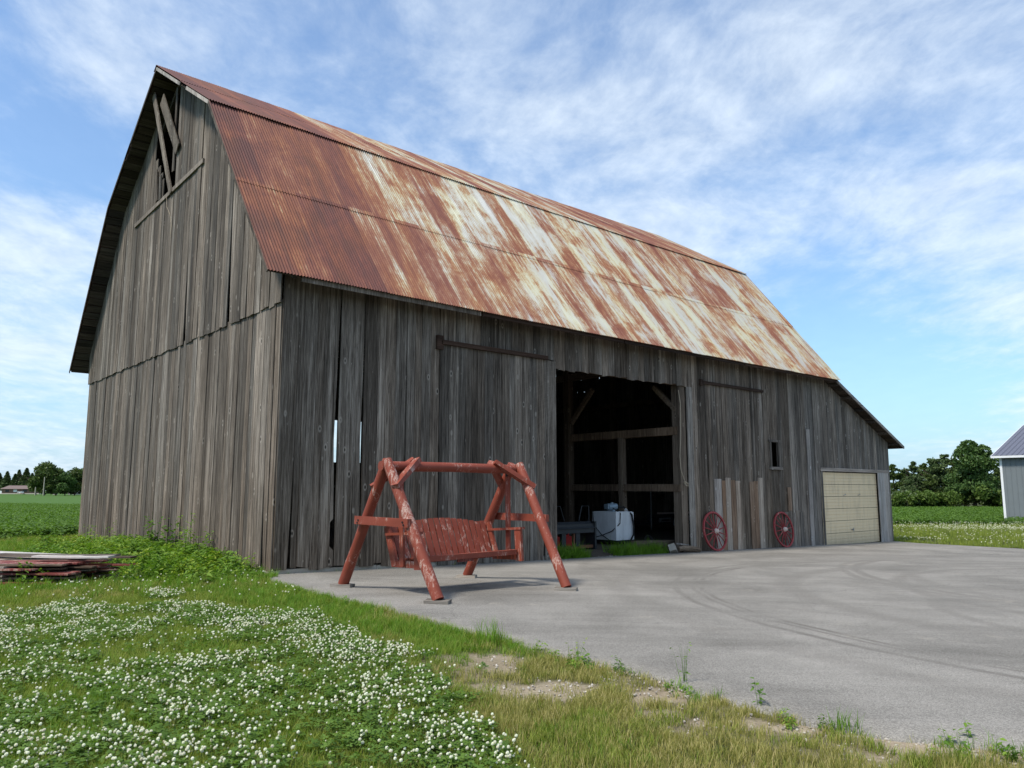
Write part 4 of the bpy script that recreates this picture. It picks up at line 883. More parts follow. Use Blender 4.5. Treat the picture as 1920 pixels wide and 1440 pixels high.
# local x = along L (away), local y = along G; the eave wall runs towards -y
wl = MB()
HS = 4.42; Wd, Ln = 11.0, 14.0
def ribwall(name, P, Q, h0, h1f, m, n=30):
    v = []; f = []; P = Vector(P); Q = Vector(Q); d = (Q - P); nrm = Vector((d.y, -d.x, 0)).normalized(); k = 0; L_ = d.length
    cnt = int(L_ / .30)
    pr = []
    for i in range(cnt):
        for (u, o_) in ((0, 0), (.80, 0), (.84, .02), (.94, .02), (.98, 0)): pr.append(((i + u) / cnt, o_))
    pr.append((1, 0))
    for (u, o_) in pr: p = P + d * u + nrm * o_; v += [(p.x, p.y, h0), (p.x, p.y, h1f(u))]
    for i in range(len(pr) - 1): f.append((2 * i, 2 * i + 2, 2 * i + 3, 2 * i + 1))
    return mesh_obj(name, v, f, m, sh)
ribwall('wall', (0, 0, 0), (0, -Wd, 0), 0, lambda u: HS, SHED_W)
ribwall('wall', (Ln, 0, 0), (0, 0, 0), 0, lambda u: HS + (1 - abs(2 * u - 1)) * .335 * Ln / 2, SHED_W)
ribwall('wall', (0, -Wd, 0), (Ln, -Wd, 0), 0, lambda u: HS + (1 - abs(2 * u - 1)) * .335 * Ln / 2, SHED_W)
ribwall('wall', (Ln, -Wd, 0), (Ln, 0, 0), 0, lambda u: HS, SHED_W)
MB().box(-.03, .10, -.11, .03, 0, HS).obj('corner_trim', WHITE_P, sh); MB().box(-.03, .10, -Wd - .03, -Wd + .11, 0, HS).obj('corner_trim', WHITE_P, sh)
sl_ = .335
for sgn in (0, 1):
    v = []; f = []; cnt = 38; pr = []
    for i in range(cnt):
        for (u, o_) in ((0, 0), (.84, 0), (.88, .035), (.94, .035), (.98, 0)): pr.append((.42 - (Wd + .84) * (i + u) / cnt, o_))
    for (y, o_) in pr:
        xa, za_ = (-.35, HS + .10 - .35 * sl_) if sgn == 0 else (Ln + .35, HS + .10 - .35 * sl_); v += [(xa, y, za_ + o_), (Ln / 2, y, HS + .10 + sl_ * Ln / 2 + o_)]
    for i in range(len(pr) - 1): f.append((2 * i, 2 * i + 2, 2 * i + 3, 2 * i + 1))
    mesh_obj('roof', v, f, SHED_R, sh)
MB().box(-.38, -.34, -Wd - .42, .42, HS - .17, HS - .03).obj('fascia', WHITE_P, sh)
for y in (.41, -Wd - .41):
    for sgn in (0, 1): MB().bar((-.36 if not sgn else Ln + .36, y, HS - .10), (Ln / 2, y, HS + .05 + sl_ * Ln / 2 - .0), .03, .15).obj('rake_trim', WHITE_P, sh)

# ------------------------------------------------------------------ foliage meshes
def leaf_cloud(pts, nrm_bias, size, asp=.6, seed=0, up=.0):
    r_ = np.random.default_rng(seed); n = len(pts); a = r_.normal(size=(n, 3)); a /= np.linalg.norm(a, axis=1)[:, None]
    b = r_.normal(size=(n, 3)); b -= a * (a * b).sum(1)[:, None]; b /= np.linalg.norm(b, axis=1)[:, None]
    s = size * r_.uniform(.6, 1.4, n)[:, None]; v = np.empty((n, 4, 3)); v[:, 0] = pts - a * s; v[:, 1] = pts + b * s * asp; v[:, 2] = pts + a * s; v[:, 3] = pts - b * s * asp
    f = np.arange(n * 4).reshape(n, 4); rnd = np.repeat(r_.random(n), 4); return v.reshape(-1, 3), f, rnd
def crown_pts(kind, h, w_, n, seed):
    r_ = np.random.default_rng(seed); P = []
    if kind == 'round':
        nb = 26; cen = []
        for k in range(nb):
            u = r_.uniform(.18, .95); rr = math.sin(min(1, u * 1.05) ** .75 * math.pi) ** .6 * w_ / 2 * r_.uniform(.35, .85); a = r_.uniform(0, 6.28); cen.append((math.cos(a) * rr, math.sin(a) * rr, u * h, r_.uniform(.13, .26) * w_))
        for k in range(n):
            c = cen[r_.integers(nb)]; d = r_.normal(size=3); d /= np.linalg.norm(d); q = r_.uniform(.55, 1.0) ** .6; P.append((c[0] + d[0] * c[3] * q, c[1] + d[1] * c[3] * q, max(.05 * h, c[2] + d[2] * c[3] * .75 * q)))
    elif kind == 'pine':
        nb = 46; br = []
        for k in range(nb):
            u = r_.uniform(.10, .97); L_ = w_ / 2 * (1 - u) ** .65 * r_.uniform(.6, 1.15) + .15; br.append((u * h, r_.uniform(0, 6.28), L_, r_.uniform(-.05, .30)))
        for k in range(n):
            z, a, L_, e = br[r_.integers(nb)]; q = r_.uniform(.1, 1); sp = L_ * .26 * (1.15 - q * .6); P.append((math.cos(a) * L_ * q + r_.normal() * sp, math.sin(a) * L_ * q + r_.normal() * sp, z + L_ * q * e + r_.normal() * sp * .55))
    elif kind == 'spruce':
        for k in range(n):
            u = r_.random() ** 1.3 * .98 + .02; tier = (u * 9) % 1; rr = w_ / 2 * (1 - u) * (1.0 - .35 * tier) * r_.uniform(.55, 1) ** .5; a = r_.uniform(0, 6.28); P.append((math.cos(a) * rr, math.sin(a) * rr, u * h + r_.normal() * .04 * h * .3))
    elif kind == 'bush':
        nb = 12; cen = [(r_.normal() * w_ * .25, r_.normal() * w_ * .18, r_.uniform(.15, .75) * h, r_.uniform(.2, .35) * h) for _ in range(nb)]
        for k in range(n):
            c = cen[r_.integers(nb)]; d = r_.normal(size=3); d /= np.linalg.norm(d); q = r_.uniform(.4, 1); P.append((c[0] + d[0] * c[3] * q, c[1] + d[1] * c[3] * q, abs(c[2] + d[2] * c[3] * q)))
    return np.array(P)
TREES = {}
def make_tree(name, kind, h, w_, n, size, m, seed, trunk=True):
    P = crown_pts(kind, h, w_, n, seed); v, f, rnd = leaf_cloud(P, 0, size, .6, seed)
    me = bpy.data.meshes.new('crown'); me.from_pydata(v.tolist(), [], f.tolist()); me.materials.append(m); at = me.attributes.new('rnd', 'FLOAT', 'POINT'); at.data.foreach_set('value', rnd.astype(np.float32))
    tm = MB(); tm.tube([(0, 0, -.2), (.02 * h, 0, h * .3), (0, .02 * h, h * .6), (.01 * h, 0, h * .9)], [h * .028, h * .022, h * .014, h * .004], 7)
    for k in range(6):
        a = random.uniform(0, 6.28); z = h * random.uniform(.3, .7); tm.tube([(0, 0, z), (math.cos(a) * w_ * .18, math.sin(a) * w_ * .18, z + h * .08), (math.cos(a) * w_ * .34, math.sin(a) * w_ * .34, z + h * .16)], [h * .01, h * .007, h * .002], 5)
    tme = bpy.data.meshes.new('trunk'); tme.from_pydata(tm.v, [], tm.f); tme.materials.append(BARK); TREES[name] = (me, tme)
def put_tree(proto, name, x, y, z, s, label, cat, group=None, rz=None, sx=1.0):
    r0 = empty(name, (x, y, z), random.uniform(0, 6.28) if rz is None else rz, label, cat, group); r0.scale = (s * sx, s * sx, s)
    for nm, me in zip(('crown', 'trunk'), TREES[proto]):
        o = bpy.data.objects.new(nm, me); sc.collection.objects.link(o); o.parent = r0
    return r0
make_tree('bigdec', 'round', 7.6, 5.4, 15000, .15, L_TREE, 1)
for k in range(3): make_tree('pine%d' % k, 'pine', 6, 4.4, 7000, .13, L_PINE if k != 1 else L_TREE2, 10 + k)
for k in range(2): make_tree('bush%d' % k, 'bush', 1.7, 2.8, 2600, .10, L_BUSH if k else L_SILVERB, 20 + k)
make_tree('fardec', 'round', 10, 12, 6000, .42, L_TREE2, 31); make_tree('fardec2', 'round', 10, 10, 5000, .42, L_TREE, 32)
make_tree('spruce', 'spruce', 10, 5.5, 4000, .32, L_PINE, 33)
def ray_ground(pxx, dist, z=-.53):      # point at depth dist behind picture column pxx
    return ((pxx - 960) / 1454 * dist, dist)
GRP_R = 'trees of the wood line beyond the right field'
x, y = ray_ground(1826, 86); put_tree('bigdec', 'deciduous_tree', x, y, -.53, 1.0, 'large dark deciduous tree standing tallest in the wood line left of the grey shed', 'tree', GRP_R, rz=.4)
pines = [(1655, 92, .80, 0), (1678, 90, .86, 1), (1698, 94, .84, 2), (1716, 91, .92, 0), (1738, 97, .92, 1), (1757, 91, 1.04, 2), (1775, 96, 1.10, 0), (1792, 94, 1.0, 1), (1808, 99, 1.0, 2), (1855, 96, .98, 0), (1872, 92, .78, 1), (1884, 100, .90, 2), (1640, 96, .8, 2), (1900, 96, .9, 0), (1745, 89, .66, 1), (1705, 88, .62, 0)]
plab = ['low pine at the left of the right wood line, half behind the barn end', 'bushy pine just right of the barn end with a flat crown', 'pine in the wood line one place right of the flat crowned one', 'upright pine over the round green shrubs right of the barn', 'dark pine at the middle of the gap between barn and shed', 'spreading pine with a rounded top left of the tallest tree',
        'tall pine whose shoulder touches the tallest tree on its left', 'pine tucked directly behind the left side of the tallest tree', 'pine hidden mostly behind the tallest tree crown', 'pine showing right of the tallest tree crown', 'small olive pine next to the shed corner', 'pine behind the shed corner trim', 'pine behind the right end wall of the barn', 'pine behind the grey shed', 'low young pine in front of the middle of the wood line', 'low young pine in front near the barn end']
for (q, lab) in zip(pines, plab):
    x, y = ray_ground(q[0], q[1]); put_tree('pine%d' % q[3], 'pine_tree', x, y, -.53, q[2], lab, 'tree', GRP_R)
bl_ = ['silver green shrub at the foot of the pines, leftmost', 'round yellow green shrub before the pines, second from the barn', 'low green shrub in the middle of the hedge row', 'round green shrub left of the tallest tree', 'small shrub at the left foot of the tallest tree', 'yellow green shrub right of the tallest tree', 'shrub beside the white shed corner', 'low shrub behind the barn end wall']
for (q, lab) in zip([(1694, 85.5, 1.0, 0), (1716, 84.5, .86, 1), (1738, 84.8, .80, 1), (1752, 84, .9, 1), (1771, 84.6, .8, 1), (1866, 84.5, 1.15, 1), (1880, 84, 1.0, 1), (1672, 84.4, .8, 1)], bl_):
    x, y = ray_ground(q[0], q[1]); put_tree('bush%d' % q[3], 'shrub', x, y, -.53, q[2] * 1.45, lab, 'shrub', 'shrubs along the foot of the wood line')
# left horizon
GRP_L = 'trees on the far left horizon'
def gl(pxx, dist): return ((pxx - 960) / 1454 * dist, dist)
far = [('fardec', 83, 300, 1.12, 1.0, 'large rounded tree, biggest on the left horizon, behind the pale pole'), ('fardec2', 105, 310, .95, 1.0, 'rounded tree joined to the right side of the biggest horizon tree'), ('fardec2', 122, 300, .80, 1.0, 'lower round tree above the far farmhouse'), ('fardec', 140, 305, .92, 1.0, 'far tree touching the left edge of the barn'), ('fardec', 155, 312, .9, 1.0, 'far tree partly behind the barn corner'),
       ('spruce', 11, 420, .92, 1.0, 'dark spruce with pointed top behind the left end of the ranch house'), ('spruce', 26, 420, .82, 1.0, 'lower spruce behind the middle of the ranch house'), ('spruce', 33, 430, .98, .9, 'narrow spruce top behind the ranch house roof'), ('spruce', 47, 420, 1.06, 1.0, 'tall spruce behind the right end of the ranch house'), ('spruce', 58, 415, .85, 1.0, 'spruce between the ranch house and the biggest horizon tree'), ('spruce', -3, 425, .85, 1.0, 'spruce cut by the left picture edge'), ('fardec2', 68, 330, .70, .8, 'small dark tree left of the biggest horizon tree')]
for (pr, pxx, d, s, sx, lab) in far:
    x, y = gl(pxx, d); put_tree(pr, 'far_tree' if pr != 'spruce' else 'spruce_tree', x, y, -.3, s * d / 300 * (.92 if pr == 'spruce' else 1), lab, 'tree', GRP_L, sx=sx * (1.75 if pr == 'spruce' else 1))
tl = [leaf_cloud(np.c_[np.random.default_rng(5).uniform(-700, 700, 9000), np.random.default_rng(6).uniform(640, 700, 9000), np.random.default_rng(7).random(9000) ** 1.3 * 7 - .3], 0, 2.2, .6, 3)]
# ranch house
x, y = gl(31, 400); hs_ = empty('ranch_house', (x, y, -.3), .05, 'long low brown ranch house with a hipped roof on the left horizon', 'house')
BRK = plain('brown_brick', (.20, .12, .09), .9); ROOFB = plain('brown_shingle', (.16, .12, .11), .9)
hw_ = 7.3; MB().box(-hw_, hw_, 0, 7, 0, 2.6).obj('wall', BRK, hs_)
mesh_obj('roof', [(-hw_ - .8, -.9, 2.5), (hw_ + .8, -.9, 2.5), (hw_ + .8, 7.8, 2.5), (-hw_ - .8, 7.8, 2.5), (-hw_ + 1.2, 3.5, 4.3), (hw_ - 2.6, 3.5, 4.3)], [(0, 1, 5, 4), (1, 2, 5), (2, 3, 4, 5), (3, 0, 4), (0, 3, 2, 1)], ROOFB, hs_)
for a, b in ((-5.6, -3.8), (-1.6, .2), (3.0, 5.2)): MB().box(a, b, -.06, -.01, 1.0, 2.2).obj('window', GLASS if a != -1.6 else WHITE_P, hs_)
MB().box(1.2, 2.1, -.06, -.01, 0, 2.1).obj('door', RED_DARK, hs_)
MB().box(-hw_ - 6, -hw_ - .1, 0, 6, 0, 1.6).obj('garage_wing', WHITE_P, hs_)
# pale farmhouse with a little tower
x, y = gl(137, 330); fh = empty('farmhouse', (x, y, -.3), 0, 'pale far farmhouse with a small tower partly behind the barn corner', 'house')
PALE = plain('pale_siding', (.34, .30, .30), .9)
MB().box(-2.2, 1.2, 0, 4, 0, 3.0).obj('wall', PALE, fh); MB().box(-.4, 1.0, 1, 3, 3.0, 5.6).obj('tower', PALE, fh)
mesh_obj('tower_roof', [(-.8, .6, 5.5), (1.4, .6, 5.5), (1.4, 3.4, 5.5), (-.8, 3.4, 5.5), (.3, 2, 7.2)], [(0, 1, 4), (1, 2, 4), (2, 3, 4), (3, 0, 4), (3, 2, 1, 0)], ROOFB, fh)
mesh_obj('roof', [(-2.5, -.3, 2.9), (1.4, -.3, 2.9), (1.4, 4.3, 2.9), (-2.5, 4.3, 2.9), (-.2, 2, 4.6)], [(0, 1, 4), (1, 2, 4), (2, 3, 4), (3, 0, 4), (3, 2, 1, 0)], ROOFB, fh)
MB().box(-1.2, -.2, -.05, 0, 0, 2.0).obj('door', GLASS, fh)
x, y = gl(104, 320); sl2 = empty('silo', (x, y, -.3), 0, 'pale weathered silo with a pointed cap under the big horizon trees', 'silo')
MB().tube([(0, 0, 0), (0, 0, 2.8)], [.85, .65], 14).obj('silo_body', PALE, sl2); MB().tube([(0, 0, 2.8), (0, 0, 4.0)], [.7, .15], 14).obj('silo_cap', ROOFB, sl2)
for (pxx, h_, lab) in ((81.5, 6.6, 'pale wooden pole standing before the biggest horizon tree'), (66, 3.0, 'short wooden pole right of the ranch house')):
    x, y = gl(pxx, 280); MB().tube([(0, 0, 0), (0, 0, h_)], [.19, .15], 8).obj('utility_pole', plain('pole_wood', (.36, .33, .27), .9)); o = bpy.data.objects[[k for k in bpy.data.objects.keys() if k.startswith('utility_pole')][-1]]; o.location = (x, y, -.3); tag(o, lab, 'pole', 'poles on the left horizon')
x, y = gl(20, 380); o = MB().box(-14, 14, 0, 3, 0, .35).obj('gravel_drive', plain('pale_gravel', (.5, .46, .38), .9)); o.location = (x, y, -.3); tag(o, kind='structure')
x, y = gl(37, 378); cr_ = empty('parked_car', (x, y, .02), .1, 'tiny white car parked in front of the ranch house', 'car'); MB().box(-1.1, 1.1, 0, 1.6, .25, .85).obj('body', WHITE_P, cr_); MB().box(-.55, .65, .1, 1.5, .85, 1.25).obj('cabin', GLASS, cr_)
for a in (-.7, .7): MB().tube([(a, -.02, .28), (a, .15, .28)], .26, 10).obj('wheel', RUBBER, cr_)

# ------------------------------------------------------------------ scattered ground cover (instanced points)
SRC = {}
def src_collection(key, objs):
    c = bpy.data.collections.new(key)
    for o in objs: c.objects.link(o)
    SRC[key] = c; return c
def scatter(name, P, rot, scl, idx, key, m=None):
    me = bpy.data.meshes.new(name); me.vertices.add(len(P)); me.vertices.foreach_set('co', np.asarray(P, np.float32).ravel())
    a = me.attributes.new('rot', 'FLOAT_VECTOR', 'POINT'); a.data.foreach_set('vector', np.asarray(rot, np.float32).ravel())
    a = me.attributes.new('scl', 'FLOAT_VECTOR', 'POINT'); s3 = np.asarray(scl, np.float32); s3 = np.repeat(s3[:, None], 3, 1) if s3.ndim == 1 else s3; a.data.foreach_set('vector', s3.ravel())
    a = me.attributes.new('idx', 'INT', 'POINT'); a.data.foreach_set('value', np.asarray(idx, np.int32))
    if m: me.materials.append(m)
    o = bpy.data.objects.new(name, me); sc.collection.objects.link(o)
    gn = bpy.data.node_groups.new(name + '_instances', 'GeometryNodeTree'); gn.interface.new_socket('Geometry', in_out='INPUT', socket_type='NodeSocketGeometry'); gn.interface.new_socket('Geometry', in_out='OUTPUT', socket_type='NodeSocketGeometry')
    gi = gn.nodes.new('NodeGroupInput'); go = gn.nodes.new('NodeGroupOutput'); ci = gn.nodes.new('GeometryNodeCollectionInfo'); ci.inputs[0].default_value = SRC[key]; ci.inputs[1].default_value = True; ci.inputs[2].default_value = True
    ip = gn.nodes.new('GeometryNodeInstanceOnPoints'); ip.inputs['Pick Instance'].default_value = True
    def att(nm, dt):
        n = gn.nodes.new('GeometryNodeInputNamedAttribute'); n.data_type = dt; n.inputs[0].default_value = nm; return n.outputs[0]
    e2r = gn.nodes.new('FunctionNodeEulerToRotation'); gn.links.new(att('rot', 'FLOAT_VECTOR'), e2r.inputs[0])
    gn.links.new(gi.outputs[0], ip.inputs['Points']); gn.links.new(ci.outputs[0], ip.inputs['Instance']); gn.links.new(att('idx', 'INT'), ip.inputs['Instance Index'])
    gn.links.new(e2r.outputs[0], ip.inputs['Rotation']); gn.links.new(att('scl', 'FLOAT_VECTOR'), ip.inputs['Scale']); gn.links.new(ip.outputs[0], go.inputs[0])
    md = o.modifiers.new('instances', 'NODES'); md.node_group = gn; tag(o, kind='stuff'); return o
def blade_clump(name, m, n, h, spread, wd, seed, bend=.5, seg=3):
    r_ = np.random.default_rng(seed); v = []; f = []; rn = []
    for k in range(n):
        a = r_.uniform(0, 6.28); rr = spread * math.sqrt(r_.random()); bx, by = rr * math.cos(a), rr * math.sin(a); hh = h * r_.uniform(.5, 1.15); da = r_.uniform(0, 6.28); dx, dy = math.cos(da), math.sin(da); bd = bend * r_.uniform(.1, 1) * hh; w_ = wd * r_.uniform(.7, 1.3); q = r_.random(); b0 = len(v)
        px_, py_ = -dy, dx
        for j in range(seg + 1):
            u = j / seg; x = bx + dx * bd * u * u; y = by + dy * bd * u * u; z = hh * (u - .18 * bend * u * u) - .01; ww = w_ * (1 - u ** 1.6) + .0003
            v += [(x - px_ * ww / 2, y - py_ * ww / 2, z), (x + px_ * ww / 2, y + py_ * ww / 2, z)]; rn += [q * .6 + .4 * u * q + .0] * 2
        for j in range(seg): f.append((b0 + 2 * j, b0 + 2 * j + 1, b0 + 2 * j + 3, b0 + 2 * j + 2))
    return mesh_obj(name, v, f, m, link=False, attrs={'rnd': rn})
def leafy(name, m, n, h, spread, ls, seed, asp=.5, stems=5):
    """a weed: stems with broad pointed leaves of six corners, tilted outwards"""
    r_ = np.random.default_rng(seed); v = []; f = []; rn = []
    for s_ in range(stems):
        a = r_.uniform(0, 6.28); lean_ = r_.uniform(0, .45); hh = h * r_.uniform(.6, 1.1); q0 = r_.random()
        bx, by = spread * r_.normal() * .5, spread * r_.normal() * .5
        b0 = len(v); tx, ty = bx + math.cos(a) * lean_ * hh, by + math.sin(a) * lean_ * hh
        v += [(bx - .003, by, -.02), (bx + .003, by, -.02), (tx, ty, hh)]; f.append((b0, b0 + 1, b0 + 2)); rn += [q0 * .4] * 3
        for k in range(max(1, n // stems)):
            u = r_.uniform(.15, 1.0); cx, cy, cz = bx + (tx - bx) * u, by + (ty - by) * u, hh * u; da = r_.uniform(0, 6.28); el = r_.uniform(-.5, .7); L_ = ls * r_.uniform(.6, 1.3) * (1.15 - .5 * u); W_ = L_ * asp
            d = np.array([math.cos(da) * math.cos(el), math.sin(da) * math.cos(el), math.sin(el)]); p = np.array([-math.sin(da), math.cos(da), r_.uniform(-.4, .4)]); c = np.array([cx, cy, cz]) + d * L_ * .25; dr = np.array([0, 0, -L_ * .25])
            b0 = len(v); v += [tuple(c), tuple(c + d * L_ * .35 + p * W_ / 2), tuple(c + d * L_ + dr), tuple(c + d * L_ * .35 - p * W_ / 2)]; f.append((b0, b0 + 1, b0 + 2, b0 + 3)); q = r_.random(); rn += [q] * 4
    return mesh_obj(name, v, f, m, link=False, attrs={'rnd': rn})
def clover_clump(name, seed):
    r_ = np.random.default_rng(seed); v = []; f = []; rn = []
    for k in range(10):
        x, y = r_.normal(size=2) * .035; z = r_.uniform(.035, .085); s = r_.uniform(.009, .015); q = r_.random(); a0 = r_.uniform(0, 6.28); tilt = r_.normal(size=2) * .25
        for l in range(3):
            a = a0 + l * 2.094; c = np.array([x, y, z]); d = np.array([math.cos(a), math.sin(a), tilt[0] * math.cos(a) + tilt[1] * math.sin(a)]); p = np.array([-math.sin(a), math.cos(a), -tilt[0] * math.sin(a) + tilt[1] * math.cos(a)])
            b0 = len(v); v += [tuple(c), tuple(c + d * s * .8 + p * s * .62), tuple(c + d * s * 1.55 + p * s * .35), tuple(c + d * s * 1.55 - p * s * .35), tuple(c + d * s * .8 - p * s * .62)]; f.append(tuple(range(b0, b0 + 5))); rn += [q] * 5
    return mesh_obj(name, v, f, L_CLOVER, link=False, attrs={'rnd': rn})
def flower(name, seed):
    r_ = np.random.default_rng(seed); v = []; f = []; rn = []; H_ = r_.uniform(.095, .135); R_ = .0105
    b0 = 0; lx, ly = r_.normal(size=2) * .012; v += [(-.001, 0, 0), (.001, 0, 0), (lx, ly, H_)]; f.append((0, 1, 2)); rn += [0] * 3
    for k in range(34):
        u = 1 - 2 * (k + .5) / 34 * .86; a = k * 2.399; rr = math.sqrt(max(0, 1 - u * u)); d = np.array([rr * math.cos(a), rr * math.sin(a), u]); up = np.array([0, 0, 1.0]) ; tip = d * R_ * 1.12 + up * .0015; p = np.cross(d, up); p /= (np.linalg.norm(p) + 1e-6); c = np.array([lx, ly, H_])
        w_ = .0032; b0 = len(v); base = d * R_ * .45
        v += [tuple(c + base - p * w_ * .6), tuple(c + base + p * w_ * .6), tuple(c + d * R_ * .95 + p * w_), tuple(c + tip), tuple(c + d * R_ * .95 - p * w_)]; f.append(tuple(range(b0, b0 + 5))); rn += [.25 + .75 * (.5 + .5 * u) * r_.uniform(.7, 1)] * 5
    # inner ball so that the head reads solid
    b0 = len(v); n = 8
    for j in range(1, 4):
        for i in range(n): th_ = math.pi * j / 4; a = 2 * math.pi * i / n; v.append((lx + R_ * .8 * math.sin(th_) * math.cos(a), ly + R_ * .8 * math.sin(th_) * math.sin(a), H_ + R_ * .8 * math.cos(th_))); rn.append(.2 + .2 * (3 - j))
    v += [(lx, ly, H_ + R_ * .8), (lx, ly, H_ - R_ * .8)]; rn += [.9, .1]; tp, bt = len(v) - 2, len(v) - 1
    for i in range(n):
        f.append((tp, b0 + i, b0 + (i + 1) % n)); f.append((bt, b0 + 2 * n + (i + 1) % n, b0 + 2 * n + i))
        for j in range(2): f.append((b0 + j * n + i, b0 + (j + 1) * n + i, b0 + (j + 1) * n + (i + 1) % n, b0 + j * n + (i + 1) % n))
    return mesh_obj(name, v, f, PETAL, link=False, attrs={'rnd': rn})
def stone(name, seed):
    r_ = np.random.default_rng(seed); v = []; n = 6
    for j, (z, rr) in enumerate(((-.3, .6), (.25, 1.0), (.75, .6))):
        for i in range(n): a = 2 * math.pi * i / n + r_.uniform(-.2, .2); q = rr * r_.uniform(.75, 1.2); v.append((q * math.cos(a), q * math.sin(a) * .8, z + r_.uniform(-.1, .1)))
    f = [tuple(range(2 * n, 3 * n))]
    for j in range(2):
        for i in range(n): f.append((j * n + i, j * n + (i + 1) % n, (j + 1) * n + (i + 1) % n, (j + 1) * n + i))
    return mesh_obj(name, v, f, GRAVEL_M, link=False, attrs={'rnd': [.5 * r_.random() + .25] * len(v)})
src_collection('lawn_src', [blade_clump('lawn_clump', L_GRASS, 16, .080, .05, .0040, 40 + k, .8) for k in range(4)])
src_collection('lush_src', [blade_clump('lush_clump', L_LUSH, 16, .15, .05, .0055, 50 + k, .9, 4) for k in range(3)])
src_collection('dry_src', [blade_clump('dry_clump', L_DRY, 16, .075, .05, .0036, 60 + k, .6) for k in range(4)])
src_collection('clover_src', [clover_clump('clover_clump', 70 + k) for k in range(3)])
src_collection('flower_src', [flower('clover_flower', 80 + k) for k in range(4)])
src_collection('weed_src', [leafy('weed_clump', L_WEED, 60, .30, .12, .085, 90 + k) for k in range(4)])
src_collection('crop_src', [leafy('crop_clump', L_CROP, 40, .26, .10, .11, 100 + k, .7) for k in range(3)])
src_collection('stone_src', [stone('gravel_stone', 110 + k) for k in range(4)])
def sample(x0, x1, y0, y1, dens):
    n = int((x1 - x0) * (y1 - y0) * dens); return rng.uniform(x0, x1, n), rng.uniform(y0, y1, n)
def vis(x, y, m=1.0): return (np.abs(x) < .72 * y + m) & (y > 3.6)
def in_barn(x, y, pad=.0):
    t_, s_ = w2b(x, y); return (t_ > -pad) & (t_ < LT + pad) & (s_ > -pad) & (s_ < RW + pad)
def put(name, x, y, key, nidx, smin, smax, tilt=.15, dz=0, hs=None):
    n = len(x); rot = np.c_[rng.normal(size=n) * tilt, rng.normal(size=n) * tilt, rng.uniform(0, 6.28, n)]; s = rng.uniform(smin, smax, n)
    if hs is not None: s = np.c_[s, s, s * hs]
    return scatter(name, np.c_[x, y, gh(x, y) + dz], rot, s, rng.integers(0, nidx, n), key)
asp = lambda x, y: inside(ASPH[::3], x, y)
# lawn: density falls with distance while the clumps widen
def lawn(x0, x1, y0, y1, d): 
    x, y = sample(x0, x1, y0, y1, d); k = vis(x, y) & ~in_barn(x, y, .02); x, y = x[k], y[k]; k = ~asp(x, y); return x[k], y[k]
xs, ys = [], []
for (y0, y1, d) in ((3.6, 6.5, 620), (6.5, 10, 440), (10, 16, 300), (16, 30, 90)):
    x, y = lawn(-.72 * y1 - 1, min(.72 * y1 + 1, 4), y0, y1, d); xs.append(x); ys.append(y)
x = np.concatenate(xs); y = np.concatenate(ys)
dirt = dirt_mask(x, y); dry = np.clip((x + 1.9 + (vnoise(x, y, .8, 33, 3) - .5) * 3.0 - (y - 4) * .22) / 1.1, 0, 1) * np.clip((10.5 - y) / 2.5, 0, 1)
flow = inside(FLOWER_POLY, x + (vnoise(x, y, 1.6, 301, 3) - .5) * 1.5, y + (vnoise(x, y, 1.6, 302, 3) - .5) * 1.5); dry = np.where(flow, dry * .12, dry)
dry = np.clip(dry * (.45 + 1.3 * np.clip((vnoise(x, y, 1.1, 37, 3) - .30) / .3, 0, 1)), 0, .96); dry2 = np.clip((vnoise(x, y, .5, 44, 3) - .60) / .08, 0, 1) * .5; dry = np.maximum(dry, dry2 * ~flow)
ed = edist(x, y); lushm = (np.clip((1.5 - ed + (vnoise(x, y, 1.3, 55, 3) - .5) * 2.2) / .6, 0, 1) * (x < .2) * (y > 7.2)) 
keep = rng.random(len(x)) > np.clip(dirt * 1.15, 0, .96)
u = rng.random(len(x)); isdry = keep & (u < dry); islush = keep & ~isdry & (rng.random(len(x)) < np.maximum(lushm * .55, np.where(flow, .10 + .25 * (vnoise(x, y, .7, 91, 3) > .56), .05))); isg = keep & ~isdry & ~islush
wide = np.interp(y, [4, 8, 16, 30], [1, 1.1, 1.5, 2.4])
def put2(name, mask, key, n, lo, hi, tilt=.15, zf=1.0):
    m_ = mask; xx, yy = x[m_], y[m_]; k = len(xx); s = rng.uniform(lo, hi, k); w_ = wide[m_]; rot = np.c_[rng.normal(size=k) * tilt, rng.normal(size=k) * tilt, rng.uniform(0, 6.28, k)]
    hv = .65 + .9 * vnoise(xx, yy, 1.7, 66, 3)
    return scatter(name, np.c_[xx, yy, gh(xx, yy) - .004], rot, np.c_[s * w_, s * w_, s * hv * zf * np.sqrt(w_)], rng.integers(0, n, k), key)
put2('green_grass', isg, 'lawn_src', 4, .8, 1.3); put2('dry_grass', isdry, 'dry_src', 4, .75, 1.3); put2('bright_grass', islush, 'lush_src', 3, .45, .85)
# clover leaves and flowers
x2, y2 = sample(-8.5, 1.5, 3.6, 12.5, 170); cm = clover_mask(x2, y2); k = (rng.random(len(x2)) < np.clip(cm * 1.3, 0, 1)) & vis(x2, y2); x2, y2 = x2[k], y2[k]
put('clover_leaves', x2, y2, 'clover_src', 3, .9, 1.4, .1)
x2, y2 = sample(-9.5, 1.5, 3.6, 13.5, 820); cm = clover_mask(x2, y2); n_ = vnoise(x2, y2, 3.0, 77, 2); k = (rng.random(len(x2)) < cm * np.clip((n_ - .18) * 1.5, .12, 1)) & vis(x2, y2); x2, y2 = x2[k], y2[k]
put('clover_flowers', x2, y2, 'flower_src', 4, .42, .98, .2)
x2, y2 = sample(-9, -3, 11, 15.5, 7); k = ~asp(x2, y2) & ~in_barn(x2, y2, .1); put('scattered_clover_flowers', x2[k], y2[k], 'flower_src', 4, .9, 1.3, .12)
